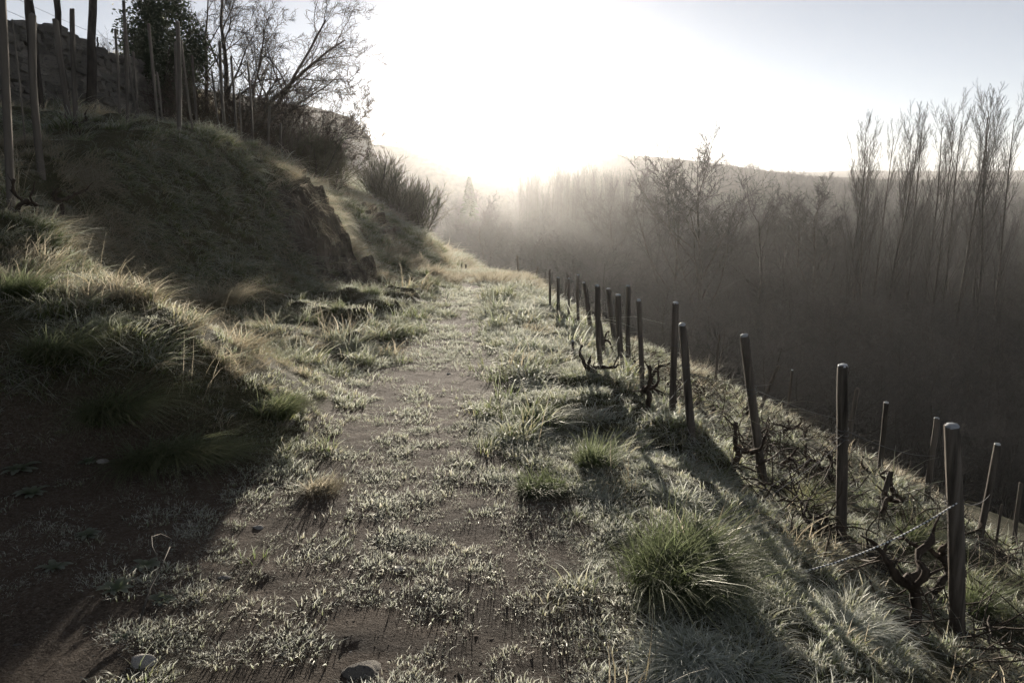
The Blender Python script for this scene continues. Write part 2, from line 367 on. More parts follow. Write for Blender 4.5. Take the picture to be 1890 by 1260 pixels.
def H(x, y):
    x = np.atleast_1d(np.asarray(x, float)); y = np.atleast_1d(np.asarray(y, float))
    u = np.clip((x - GX0) / GS, 0, len(gx) - 1.001); v = np.clip((y - GY0) / GS, 0, len(gy) - 1.001)
    i = u.astype(int); j = v.astype(int); fu = u - i; fv = v - j
    z = (G[j, i] * (1 - fu) + G[j, i + 1] * fu) * (1 - fv) + (G[j + 1, i] * (1 - fu) + G[j + 1, i + 1] * fu) * fv
    outm = (x < GX0) | (x > GX1) | (y < GY0) | (y > GY1)
    mid = outm & (x > FX0) & (x < FX0 + GF.shape[1] - 2) & (y > FY0) & (y < FY0 + GF.shape[0] - 2)
    if mid.any():
        u = x[mid] - FX0; v = y[mid] - FY0; i = u.astype(int); j = v.astype(int); fu = u - i; fv = v - j
        z[mid] = (GF[j, i] * (1 - fu) + GF[j, i + 1] * fu) * (1 - fv) + (GF[j + 1, i] * (1 - fu) + GF[j + 1, i + 1] * fu) * fv
        outm = outm & ~mid
    if outm.any():
        for k in np.nonzero(outm)[0]:
            z[k] = profile_rows(x[k:k + 1], y[k:k + 1])[0, 0]
    return z

def h1(x, y): return float(H(x, y)[0])

def hit(px, py, dmin=1.5, dmax=60):
    """where the line of sight through a photo pixel meets the ground"""
    d = np.arange(dmin, dmax, 0.02); v = pixel_dir(px, py)
    z = CAM.z + v.z * d - H(CAM.x + v.x * d, CAM.y + v.y * d)
    k = np.nonzero(z <= 0)[0]
    dd = d[k[0]] if len(k) else dmax
    return CAM + v * float(dd), float(dd)

def grow(a, b, s0, k):
    o = [a]; s = s0
    while o[-1] < b: o.append(o[-1] + s); s *= k
    return o
def lines(parts): return np.array(sorted(set(round(float(v), 4) for v in parts)))
XS = lines(list(-np.array(grow(10, 1800, .16, 1.16)[:-1])) + [-1800] + list(np.arange(-9.9, -5, .09)) + list(np.arange(-5, 3.4, .045))
           + list(np.arange(3.4, 9, .1)) + grow(9.1, 1800, .16, 1.14)[:-1] + [1800])
ys = [2.0]
while ys[-1] < 50: ys.append(ys[-1] + max(.04, 0.009 * ys[-1]))
YS = lines([-300, -200, -120, -70, -40, -25, -15, -10, -7, -5] + list(np.arange(-4, 2, .25)) + ys + grow(51, 1850, 1.0, 1.022)[:-1] + [1850])
def grid_heights(xs, ys_):
    base = profile_rows(xs, ys_)
    inn = np.nonzero((ys_ >= GY0) & (ys_ <= GY1))[0]; ix = np.nonzero((xs >= GX0) & (xs <= GX1))[0]
    A, B = np.meshgrid(xs[ix], ys_[inn])
    near = H(A.ravel(), B.ravel()).reshape(A.shape)
    t = sm(GX0, GX0 + 1, A) * sm(GX1, GX1 - 1, A) * sm(GY1, GY1 - 3, B) * sm(GY0, GY0 + 1, B)
    base[np.ix_(inn, ix)] = base[np.ix_(inn, ix)] * (1 - t) + near * t
    far = sm(60, 250, ys_)[:, None] * 3.0
    A, B = np.meshgrid(xs, ys_)
    return base + far * (fbm(A * .02, B * .02, 5, 3) - .5)
Z = grid_heights(XS, YS)
A, B = np.meshgrid(XS, YS)
V = np.stack([A.ravel(), B.ravel(), Z.ravel()], 1)
nx, ny = len(XS), len(YS)
ii = (np.arange(ny - 1)[:, None] * nx + np.arange(nx - 1)[None, :]).ravel()
F = np.stack([ii, ii + 1, ii + 1 + nx, ii + nx], 1)
nearm = ((A > GX0) & (A < GX1) & (B > GY0) & (B < GY1)).ravel()
veg = np.ones(len(V)); veg[nearm] = 1 - masks(V[nearm, 0], V[nearm, 1]) * .95
rk = np.zeros(len(V)); rk[nearm] = rock_mask(V[nearm, 0], V[nearm, 1])
ground = obj('ground', mesh_from('ground', V, F, {'veg': veg, 'rock': rk, 'far': sm(35, 70, V[:, 1])}, True), M['ground'])
tag(ground, 'brown earth hillside with path and frosty turf', None, None, 'structure')
GROUND_TRIS = len(F) * 2

# ------------------------------------------------------------------ haze: the morning mist in the valley air
hz = mat('valley_mist'); m_, n_, l_, p_ = hz; n_.remove(p_)
av = n_.new('ShaderNodeAddShader')
for k_, (de_, an_) in enumerate(((HAZE_A, HAZE_GA), (HAZE_B, HAZE_GB))):
    pv = n_.new('ShaderNodeVolumePrincipled'); pv.inputs['Color'].default_value = (0.97, 0.96, 0.95, 1)
    pv.inputs['Density'].default_value = de_; pv.inputs['Anisotropy'].default_value = an_; l_.new(pv.outputs[0], av.inputs[k_])
l_.new(av.outputs[0], n_['Material Output'].inputs['Volume'])
x0, x1, y0, y1, z0, z1 = -1850, 1850, -350, 1900, -28, 46
hv = [(x, y, z) for z in (z0, z1) for y in (y0, y1) for x in (x0, x1)]
haze = obj('haze', mesh_from('haze', hv, [(0, 2, 3, 1), (4, 5, 7, 6), (0, 1, 5, 4), (2, 6, 7, 3), (0, 4, 6, 2), (1, 3, 7, 5)]), m_)
tag(haze, 'thin morning mist filling the valley', None, None, 'stuff')

# ------------------------------------------------------------------ tube, rock and tree makers
class TB:
    """collects tapered tubes as arrays"""
    def __init__(s): s.V = []; s.F = []; s.h = []; s.n = 0
    def tube(s, pts, rad, sides=6, cap=True, hv=None):
        pts = [Vector(p) for p in pts]; m = len(pts); b = s.n
        up = None
        for k, p in enumerate(pts):
            t = (pts[min(k + 1, m - 1)] - pts[max(k - 1, 0)])
            t = t.normalized() if t.length > 1e-9 else Vector((0, 0, 1))
            if up is None: up = Vector((1, 0, 0)) if abs(t.x) < 0.8 else Vector((0, 1, 0))
            a = t.cross(up)
            if a.length < 1e-6: a = t.cross(Vector((0, 1, 0)))
            a.normalize(); c = a.cross(t); up = c.cross(a) if False else up
            for q in range(sides):
                w = 2 * math.pi * q / sides
                s.V.append(p + (a * math.cos(w) + c * math.sin(w)) * rad[k])
                s.h.append(k / (m - 1) if hv is None else hv[k])
        for k in range(m - 1):
            for q in range(sides):
                q2 = (q + 1) % sides
                s.F.append((b + k * sides + q, b + k * sides + q2, b + (k + 1) * sides + q2, b + (k + 1) * sides + q))
        if cap and sides > 3:
            s.F.append(tuple(b + q for q in range(sides))[::-1]); s.F.append(tuple(b + (m - 1) * sides + q for q in range(sides)))
        s.n += m * sides
    def mesh(s, name, smooth=True):
        return mesh_from(name, s.V, s.F, {'h': s.h, 'r': [0.5] * len(s.h)}, smooth)

def rvec(rnd): return Vector((rnd.gauss(0, 1), rnd.gauss(0, 1), rnd.gauss(0, 1)))

def branch(tr, tw, p, d, L, r, lev, P, rnd):
    """one branch and all that grows from it; tr takes the thick wood, tw the twigs"""
    nseg = P['seg'][lev]; pts = [p.copy()]; dirs = [d.copy()]; rads = [r]
    for k in range(nseg):
        d = (d + rvec(rnd) * P['wob'][lev] + Vector(P['trop']) * P['tropw'][lev]).normalized()
        p = p + d * (L / nseg); pts.append(p.copy()); dirs.append(d.copy())
        rads.append(r * (1 - (1 - P['tip']) * (k + 1) / nseg))
    last = lev == P['lev'] - 1
    b = tr if lev < P['trunk'] else tw
    b.tube(pts, rads, P['sides'][lev], cap=False)
    if last: return
    n = P['n'][lev]
    for k in range(n):
        t = P['from'][lev] + (1 - P['from'][lev]) * (k + rnd.random()) / n
        f = t * nseg; i = min(int(f), nseg - 1); q = pts[i].lerp(pts[i + 1], f - i); dd = dirs[i + 1]
        side = dd.cross(rvec(rnd))
        if side.length < 1e-4: continue
        side.normalize(); ang = R(P['ang'][lev] * (0.7 + 0.6 * rnd.random()))
        nd = (dd * math.cos(ang) + side * math.sin(ang)).normalized()
        sh = P['shape'][lev]; ll = L * P['len'][lev] * (0.65 + 0.6 * rnd.random()) * (1 - sh * t)
        rr = max(P['rmin'], min(rads[i] * P['rad'][lev], rads[i] * 0.85))
        branch(tr, tw, q, nd, ll, rr, lev + 1, P, rnd)

def tree_meshes(name, P, seed, limbs=None):
    rnd = random.Random(seed); tr, tw = TB(), TB()
    if limbs is None:
        branch(tr, tw, Vector((0, 0, -0.3)), Vector((rnd.gauss(0, .04), rnd.gauss(0, .04), 1)).normalized(), P['H'], P['R'], 0, P, rnd)
    else:
        for (o, d, L, r) in limbs: branch(tr, tw, Vector(o), Vector(d).normalized(), L, r, 0, P, rnd)
    return tr.mesh(name + '_trunk'), tw.mesh(name + '_crown', False)

POPLAR = dict(H=27, R=.2, lev=4, trunk=2, seg=[9, 6, 4, 3], wob=[.02, .04, .08, .12], trop=(0, 0, 1), tropw=[.1, .16, .14, .08],
              sides=[7, 4, 3, 3], n=[26, 13, 10], ang=[25, 25, 34], len=[.40, .36, .38], rad=[.36, .45, .55], rmin=.010,
              shape=[.72, .35, .2], tip=.15)
POPLAR['from'] = [.24, .2, .15]
ROUND = dict(H=11, R=.20, lev=5, trunk=2, seg=[6, 5, 4, 3, 2], wob=[.05, .08, .11, .15, .18], trop=(0, 0, 1), tropw=[.08, .10, .09, .07, .04],
             sides=[6, 4, 3, 3, 3], n=[13, 8, 7, 5], ang=[44, 38, 40, 45], len=[.62, .50, .46, .5], rad=[.5, .55, .6, .7], rmin=.014,
             shape=[.45, .3, .2, .1], tip=.25)
ROUND['from'] = [.28, .25, .2, .15]
WOODT = dict(ROUND, lev=4, n=[13, 9, 9], H=12, rmin=.02, ang=[52, 46, 50], tropw=[.06, .05, .04, .03], sides=[5, 3, 3, 3]); WOODT['from'] = [.2, .2, .15]
SHRUB = dict(H=2.4, R=.03, lev=3, trunk=1, seg=[5, 4, 3], wob=[.14, .16, .2], trop=(0, 0, 1), tropw=[.05, .06, .05], sides=[4, 3, 3],
             n=[9, 7], ang=[40, 45], len=[.5, .45], rad=[.5, .6], rmin=.004, shape=[.4, .2], tip=.3)
SHRUB['from'] = [.15, .15]

def rock_mesh(name, seed, sx, sy, sz, sub=2, rough=.22, planes=7):
    """a stone: a ball cut by random planes, then roughened"""
    import bmesh
    rnd = random.Random(seed); bm = bmesh.new(); bmesh.ops.create_icosphere(bm, subdivisions=sub, radius=1)
    cuts = [(rvec(rnd).normalized(), .55 + .3 * rnd.random()) for _ in range(planes)]
    for v in bm.verts:
        for nrm, d in cuts:
            e = v.co.dot(nrm) - d
            if e > 0: v.co -= nrm * e
        v.co += v.co.normalized() * rough * (rnd.random() - .5) * .35
        v.co = Vector((v.co.x * sx, v.co.y * sy, v.co.z * sz))
    me = bpy.data.meshes.new(name); bm.to_mesh(me); bm.free(); return me

def blades(n, rad, h, w, seg=3, lean=(0, 0), droop=.6, spread=.5, hvar=.45, seed=0, root_pow=.5):
    """n grass blades as tapering strips -> mesh arrays (V, quads, h, r)"""
    g = np.random.default_rng(seed)
    a = g.uniform(0, 2 * np.pi, n); rr = rad * g.uniform(0, 1, n) ** root_pow
    bx, by = rr * np.cos(a), rr * np.sin(a)
    ad = a + g.normal(0, .9, n)
    hh = h * (1 - hvar + 2 * hvar * g.uniform(0, 1, n) * g.uniform(.5, 1, n))
    tilt = spread * g.uniform(.15, 1, n)
    dx = np.cos(ad) * tilt + lean[0]; dy = np.sin(ad) * tilt + lean[1]
    dr = droop * g.uniform(.3, 1.2, n)
    ww = w * g.uniform(.6, 1.3, n); rv = g.uniform(0, 1, n); tw = ad + np.pi / 2 + g.normal(0, .5, n)
    V = []; hv = []
    for k in range(seg + 1):
        t = k / seg
        cx = bx + hh * (dx * t + np.cos(ad) * dr * t * t * .6 + lean[0] * dr * t * t); cy_ = by + hh * (dy * t + np.sin(ad) * dr * t * t * .6 + lean[1] * dr * t * t)
        cz = hh * (t - dr * .55 * t * t * t) - (.02 if k == 0 else 0)
        wk = ww * (1 - .88 * t ** 1.4)
        ox, oy = np.cos(tw) * wk * .5, np.sin(tw) * wk * .5
        V.append(np.stack([cx - ox, cy_ - oy, cz], 1)); V.append(np.stack([cx + ox, cy_ + oy, cz], 1)); hv += [np.full(n, t)] * 2
    V = np.stack(V, 1).reshape(-1, 3); hv = np.stack(hv, 1).reshape(-1)
    st = np.arange(n)[:, None] * (2 * (seg + 1)); q = np.arange(seg)[None, :] * 2
    i = (st + q).ravel()
    F = np.stack([i, i + 1, i + 3, i + 2], 1)
    return V, F, hv, np.repeat(rv, 2 * (seg + 1))

def blade_mesh(name, *a, **k):
    V, F, hv, rv = blades(*a, **k); return mesh_from(name, V, F, {'h': hv, 'r': rv})

# ------------------------------------------------------------------ scatter: points carrying rotation, size and kind
def scatter(name, protos, pts, rot, scl, idx, label):
    col = bpy.data.collections.new(name + '_kinds')
    for k, (me, m) in enumerate(protos):
        if len(me.materials) == 0: me.materials.append(m)
        o = bpy.data.objects.new('%s_kind_%02d' % (name, k), me); col.objects.link(o)
    me = bpy.data.meshes.new(name); me.vertices.add(len(pts)); me.vertices.foreach_set('co', np.asarray(pts, np.float32).ravel())
    at_ = me.attributes.new('rot', 'FLOAT_VECTOR', 'POINT'); at_.data.foreach_set('vector', np.asarray(rot, np.float32).ravel())
    at_ = me.attributes.new('scl', 'FLOAT_VECTOR', 'POINT'); at_.data.foreach_set('vector', np.asarray(scl, np.float32).ravel())
    at_ = me.attributes.new('idx', 'INT', 'POINT'); at_.data.foreach_set('value', np.asarray(idx, np.int32))
    o = obj(name, me)
    ng = bpy.data.node_groups.new(name + '_scatter', 'GeometryNodeTree')
    ng.interface.new_socket('Geometry', in_out='INPUT', socket_type='NodeSocketGeometry')
    ng.interface.new_socket('Geometry', in_out='OUTPUT', socket_type='NodeSocketGeometry')
    N, L = ng.nodes, ng.links
    gi, go = N.new('NodeGroupInput'), N.new('NodeGroupOutput')
    ip = N.new('GeometryNodeInstanceOnPoints'); ci = N.new('GeometryNodeCollectionInfo')
    ci.inputs['Collection'].default_value = col; ci.inputs['Separate Children'].default_value = True; ci.inputs['Reset Children'].default_value = True
    def na(nm, t):
        a = N.new('GeometryNodeInputNamedAttribute'); a.data_type = t; a.inputs['Name'].default_value = nm
        return [s for s in a.outputs if s.enabled and s.name == 'Attribute'][0]
    er = N.new('FunctionNodeEulerToRotation')
    L.new(na('rot', 'FLOAT_VECTOR'), er.inputs[0]); L.new(er.outputs[0], ip.inputs['Rotation'])
    L.new(na('scl', 'FLOAT_VECTOR'), ip.inputs['Scale']); L.new(na('idx', 'INT'), ip.inputs['Instance Index'])
    ip.inputs['Pick Instance'].default_value = True
    L.new(gi.outputs[0], ip.inputs['Points']); L.new(ci.outputs[0], ip.inputs['Instance']); L.new(ip.outputs[0], go.inputs[0])
    md = o.modifiers.new('scatter', 'NODES'); md.node_group = ng
    tag(o, label, None, None, 'stuff')
    return o

def in_view(x, y, z, mar=120):
    c, s = math.cos(PITCH), math.sin(PITCH)
    dy, dz = y - CAM.y, z - CAM.z
    dep = dy * c - dz * s; up = dy * s + dz * c
    dep = np.maximum(dep, 1e-3)
    px = 945 + x / dep * FPX; py = 630 - up / dep * FPX
    return (dep > .5) & (px > -mar) & (px < 1890 + mar) & (py > -mar * 2) & (py < 1260 + mar * 2)

def slope_dir(x, y, e=.15):
    gx_ = (H(x + e, y) - H(x - e, y)) / (2 * e); gy_ = (H(x, y + e) - H(x, y - e)) / (2 * e); return gx_, gy_

# grass kinds; blades lean towards local +X, the scatter turns +X downhill
KINDS = []
def kind(me, m): KINDS.append((me, m)); return len(KINDS) - 1
K_SHORT = [kind(blade_mesh('short_turf', 30, .075, .024, .0046, 2, (0, 0), .9, 1.4, .7, seed=s), M['frost']) for s in (1, 2, 3)]
K_MID = [kind(blade_mesh('verge_grass', 26, .07, .075, .0052, 3, (.2, 0), .9, .9, .6, seed=s), M['grass']) for s in (4, 5, 6)]
K_MIDF = [kind(blade_mesh('frosted_verge_grass', 28, .07, .065, .0054, 3, (.2, 0), 1.2, 1.1, .6, seed=s), M['frost']) for s in (7, 8, 9)]
K_LONG = [kind(blade_mesh('long_grass', 32, .09, .165, .0056, 4, (.35, 0), 1.1, .8, .55, seed=s), M['grass']) for s in (10, 11, 12)]
K_DRY = [kind(blade_mesh('long_dry_grass', 32, .10, .17, .0048, 4, (.45, 0), 1.3, .9, .55, seed=s), M['straw']) for s in (13, 14, 15)]
K_FARG = [kind(blade_mesh('distant_grass', 60, .22, .16, .010, 2, (.25, 0), .8, .8, seed=s), M['grass']) for s in (16, 17)]
K_FARD = [kind(blade_mesh('distant_dry_grass', 60, .22, .20, .010, 2, (.35, 0), .9, .8, seed=s), M['straw']) for s in (18, 19)]
K_STALK = [kind(blade_mesh('seed_stalks', 7, .10, .50, .0035, 3, (.12, 0), .35, .3, seed=s), M['straw']) for s in (20, 21)]

def place_grass():
    P, ROT, SC, IX = [], [], [], []
    def add(x, y, kinds, s, lean=.35, zs=None, rotj=.9):
        if len(x) == 0: return
        z = H(x, y); ok = in_view(x, y, z); x, y, z, s = x[ok], y[ok], z[ok], s[ok]
        n = len(x)
        if n == 0: return
        a, b = slope_dir(x, y)
        az = np.arctan2(-b, -a) + rng.normal(0, rotj, n)
        fl = np.hypot(a, b) < .12; az[fl] = rng.uniform(0, 2 * np.pi, fl.sum())
        tilt = np.clip(np.arctan(np.hypot(a, b)), 0, 1.1) * lean
        # tilt the clump downhill: rotate about Y by tilt, then about Z by az
        P.append(np.stack([x, y, z - .004], 1)); ROT.append(np.stack([rng.normal(0, .1, n), tilt, az], 1))
        q = np.ones(n) if zs is None else zs[ok]
        SC.append(np.stack([s, s, s * q], 1)); IX.append(rng.choice(kinds, n))
    def field(x0, x1, y0, y1, dens):
        n = int((x1 - x0) * (y1 - y0) * dens); return rng.uniform(x0, x1, n), rng.uniform(y0, y1, n)
    def tufts(x0, x1, y0, y1, dens, sc, per=9):
        # most clumps gather in tufts round a centre, tallest in the middle; the rest are thin cover between
        n = int((x1 - x0) * (y1 - y0) * dens); m = int(n * .78) // per
        cx, cy_ = rng.uniform(x0, x1, m), rng.uniform(y0, y1, m); t = rng.uniform(.5, 1.5, m) ** 1.3
        rr = np.abs(rng.normal(0, 1, (m, per))); an = rng.uniform(0, 6.283, (m, per)); R_ = .055 * sc * t[:, None] * rr
        tx, ty = (cx[:, None] + R_ * np.cos(an)).ravel(), (cy_[:, None] + R_ * np.sin(an) * .85).ravel()
        ts = (t[:, None] * (1.12 - .30 * np.minimum(rr, 2))).ravel()
        q = n - len(tx); bx, by = rng.uniform(x0, x1, q), rng.uniform(y0, y1, q)
        return np.concatenate([tx, bx]), np.concatenate([ty, by]), np.concatenate([ts, np.full(q, .5)])
    def keep(p): return rng.uniform(0, 1, len(p)) < p
    # --- trodden turf on and beside the path
    for (ya, yb, dn, sc) in ((1.6, 3.4, 900, .55), (3.4, 5.5, 520, .72), (5.5, 9, 280, 1.0), (9, 16, 140, 1.5), (16, 29, 60, 2.3)):
        x, y, tsz = tufts(-3.6, 1.6, ya, yb, dn, sc, 7)
        pmk = masks(x, y); pt = fbm(x * 1.2, y * 1.5, 51, 3); pt2 = fbm(x * 6, y * 6, 57, 2)
        pr = sm(.40 - .07 * sm(6, 4, y), .56 - .07 * sm(6, 4, y), pt + .45 * (pt2 - .5) + .16 * (1 - pmk)) * np.where(x < -1.5, .35, 1) * (1 - np.interp(y, [3, 6], [.45, .75]) * np.exp(-((x - path_x(y) - .28 - .12 * np.sin(y * .9)) / .17) ** 2)) * (1 - .45 * np.exp(-((x - path_x(y) + .42 + .1 * np.sin(y * .7)) / .16) ** 2))
        pr = pr * (1 - .55 * rock_mask(x, y))
        k = keep(pr * .95); x, y, tsz = x[k], y[k], tsz[k]
        add(x, y, K_SHORT, sc * rng.uniform(.7, 1.3, len(x)) * (.3 + .9 * tsz))
    # --- verge and bank grass
    for (ya, yb, xa, xb, dn, sc) in ((1.6, 5.5, -5.5, 6.5, 260, .85), (5.5, 9, -8.5, 8.5, 150, 1.0), (9, 14, -9, 9, 80, 1.25), (14, 20, -9, 9.5, 42, 1.7)):
        x, y, tsz = tufts(xa, xb, ya, yb, dn, sc)
        pmk = masks(x, y); rk_ = rock_mask(x, y)
        pt = fbm(x * 1.1, y * 1.1, 61, 3); dry = fbm(x * .55 + 7, y * .55, 67, 3); a, b = slope_dir(x, y); st = np.hypot(a, b)
        left = x < -1.2
        pv = (1 - pmk) ** 1.5 * sm(.25, .5, pt + .25) * (1 - .93 * rk_)
        bank = left & (H(x, y) - path_z(y) > .12)
        furrow = (x > 2.3) & (x < 9)
        fr = .5 + .5 * np.sin((x + 0.35 * fbm(x * .5, y * .5, 3)) * 5.2)
        pv = np.where(furrow, pv * (.12 + .6 * fr), pv * .9)
        u = rng.uniform(0, 1, len(x)); ok = keep(pv)
        longp = np.where(bank, .28 + .5 * sm(.4, .6, fbm(x * .9, y * .9, 83, 2)), np.where(furrow, .12, np.where(x > 1.3, .10, .04)))
        dpx = np.abs(x - path_x(y)); vz = sm(.4, .7, dpx) * sm(2.3, 1.6, dpx) * sm(4.0, 6.0, y) - .25 * sm(4.5, 3.0, y)
        s0 = sc * rng.uniform(.75, 1.2, len(x)) * (.55 + .9 * pt) * tsz * np.where(bank, .78, 1 + .45 * vz)
        for cond, kinds in ((ok & (u < longp * (1 - sm(.48, .68, dry))), K_LONG), (ok & (u < longp) & (u >= longp * (1 - sm(.48, .68, dry))), K_DRY),
                            (ok & (u >= longp) & ((u - longp) < (1 - longp) * np.where(x > 0, .85, .45)), K_MIDF),
                            (ok & (u >= longp) & ((u - longp) >= (1 - longp) * np.where(x > 0, .85, .45)), K_MID)):
            add(x[cond], y[cond], kinds, s0[cond], .45)
    # --- cover of the steep bank face
    for (ya, yb, dn, sc) in ((4.2, 8, 150, .9), (8, 13, 150, 1.1), (13, 24, 90, 1.5)):
        x, y = field(-5.3, -2.4, ya, yb, dn); a, b = slope_dir(x, y); st = np.hypot(a, b)
        k = keep(np.clip((st - .5) * .9, 0, 1) * (1 - .8 * rock_mask(x, y)) * sm(.3, .5, fbm(x * 1.5, y * 1.5, 87, 2) + .12)); x, y = x[k], y[k]
        u = fbm(x * .8, y * .8, 89, 2) + rng.normal(0, .08, len(x))
        for cond, kinds in ((u < .42, K_MID), ((u >= .42) & (u < .55), K_LONG), (u >= .55, K_DRY)):
            add(x[cond], y[cond], kinds, sc * rng.uniform(.6, 1.15, cond.sum()), .75, None, .5)
    # --- seed stalks
    x, y = field(-8, 9, 3.5, 18, 1.6); k = (masks(x, y) < .1) & keep(np.full(len(x), .6)); add(x[k], y[k], K_STALK, rng.uniform(.5, 1.1, k.sum()), .2)
    # --- the far slope and verge
    for (ya, yb, xa, xb, dn, sc) in ((20, 32, -11, 11, 30, 1.1), (32, 50, -13, 12, 10, 1.7), (50, 90, -22, 6, 4, 3.2), (90, 200, -60, 4, .8, 6.0)):
        x, y = field(xa, xb, ya, yb, dn); k = keep((1 - masks(x, y)) * (1 - .9 * rock_mask(x, y))); x, y = x[k], y[k]
        d = fbm(x * .4, y * .4, 77, 2) > .5
        add(x[d], y[d], K_FARD, sc * rng.uniform(.6, 1.4, d.sum()), .4); add(x[~d], y[~d], K_FARG, sc * rng.uniform(.6, 1.4, (~d).sum()), .4)
    return np.concatenate(P), np.concatenate(ROT), np.concatenate(SC), np.concatenate(IX)
gp = place_grass()
print('grass clumps', len(gp[0]))
scatter('grass', KINDS, *gp, 'frosty green and straw coloured grass over the verges and banks')

# ------------------------------------------------------------------ pebbles and crumbs of earth on the path
CLOD = [(rock_mesh('clod', 260 + k, .5, .45, .32, 1, .6, 5), M['clod']) for k in range(5)]
n = 24000
cx_ = rng.uniform(-3.8, 1.6, n); cy2 = 1.7 + 20 * rng.uniform(0, 1, n) ** 1.8
k = rng.uniform(0, 1, n) < masks(cx_, cy2) * sm(.35, .6, fbm(cx_ * 2.1, cy2 * 2.1, 93, 3)); cx_, cy2 = cx_[k], cy2[k]; n = len(cx_)
cs = (.003 + .010 * rng.uniform(0, 1, n) ** 6) * (1 + cy2 * .05)
scatter('earth_crumbs', CLOD, np.stack([cx_, cy2, H(cx_, cy2) - cs * .08], 1), np.stack([rng.normal(0, .3, n), rng.normal(0, .3, n), rng.uniform(0, 6.28, n)], 1),
        np.stack([cs * 1.6, cs * 1.6, cs], 1), rng.integers(0, 5, n), 'crumbs and clods of brown earth on the trodden path')
PEB = [(rock_mesh('pebble', 200 + k, .5, .42, .3, 1, .3, 5), M['pale'] if k < 2 else M['stone']) for k in range(6)]
n = 5000
px_ = rng.uniform(-3.6, 1.6, n); py_ = 1.7 + 16 * rng.uniform(0, 1, n) ** 1.9
k = (rng.uniform(0, 1, n) < masks(px_, py_) ** 2 * .9); px_, py_ = px_[k], py_[k]; n = len(px_)
ps = .002 + .005 * rng.uniform(0, 1, n) ** 5 * 1.4 + .004 * rng.uniform(0, 1, n)
scatter('pebbles', PEB, np.stack([px_, py_, H(px_, py_) - ps * .25], 1), rng.uniform(-.4, 6, (n, 3)) * np.array([.08, .08, 1]),
        np.stack([ps * 2, ps * 2, ps * 1.0], 1), rng.integers(0, 6, n), 'small pebbles and clods scattered over the earth path')
# ------------------------------------------------------------------ wooden posts
def post_mesh(name, L, r, lean, seed, kind_='round', sides=16, rings=10, tip=.93, bow=0.0):
    """a weathered post in local space, base at the origin, top at lean*L"""
    rnd = random.Random(seed); V = []; F = []
    lean = Vector(lean); ax = lean.normalized(); a = ax.cross(Vector((0, 1, 0))).normalized(); c = a.cross(ax)
    prof = [1 + rnd.uniform(-.10, .08) for _ in range(sides)]
    if kind_ == 'split':
        prof = [rnd.uniform(.72, 1.15) for _ in range(sides)]
    crack = {rnd.randrange(sides): rnd.uniform(.70, .85) for _ in range(3)} if kind_ == 'round' else {}
    ph = rnd.uniform(0, 6.28); bd = rnd.uniform(0, 6.28)
    tt = [-.18 / L] + [k / (rings - 1) for k in range(rings - 1)] + [1 - .25 * r / L, 1.0]
    for i, t in enumerate(tt):
        rr = r * (1 - (1 - tip) * max(t, 0)) * (1 + rnd.uniform(-.04, .04))
        if i == len(tt) - 1: rr *= .93
        w = bow * math.sin(math.pi * max(0, min(1, t))) + .15 * r * math.sin(ph + t * 5)
        ce = ax * (t * L) + (a * math.cos(bd) + c * math.sin(bd)) * w
        for q in range(sides):
            g = 2 * math.pi * q / sides
            p = prof[q] * (1 + .05 * math.sin(3 * g + t * 4 + ph)) * (crack.get(q, 1) if t > .12 else 1)
            z = (rnd.uniform(-.3, .3) * r if i == len(tt) - 1 else 0) + (.35 * r * math.cos(g + ph) if i >= len(tt) - 2 else 0)
            V.append(ce + (a * math.cos(g) + c * math.sin(g)) * rr * p + ax * z)
    for i in range(len(tt) - 1):
        for q in range(sides):
            q2 = (q + 1) % sides
            F.append((i * sides + q, i * sides + q2, (i + 1) * sides + q2, (i + 1) * sides + q))
    F.append(tuple((len(tt) - 1) * sides + q for q in range(sides)))
    me = mesh_from(name, V, F); me.polygons.foreach_set('use_smooth', np.array([len(f) == 4 for f in F])); return me

def cap_mesh(r, seed):
    rnd = random.Random(seed); V = []; F = []; s = 12
    for (k, z) in ((1.03, -.006), (1.0, .004), (.8, .010), (.4, .013)):
        for q in range(s):
            g = 2 * math.pi * q / s; rr = r * k * (1 + rnd.uniform(-.05, .05)); V.append((rr * math.cos(g), rr * math.sin(g), z + rnd.uniform(-.002, .002)))
    for i in range(3):
        for q in range(s): F.append((i * s + q, i * s + (q + 1) % s, (i + 1) * s + (q + 1) % s, (i + 1) * s + q))
    F.append(tuple(3 * s + q for q in range(s))); return mesh_from('frost_cap', V, F, None, True)

def top_of(px, py, base, d):
    """the point above base, in the upright plane that faces the camera, seen at this pixel"""
    v = pixel_dir(px, py); fwd = Vector((0, math.cos(PITCH), -math.sin(PITCH)))
    t = base.y / v.y; return CAM + v * t

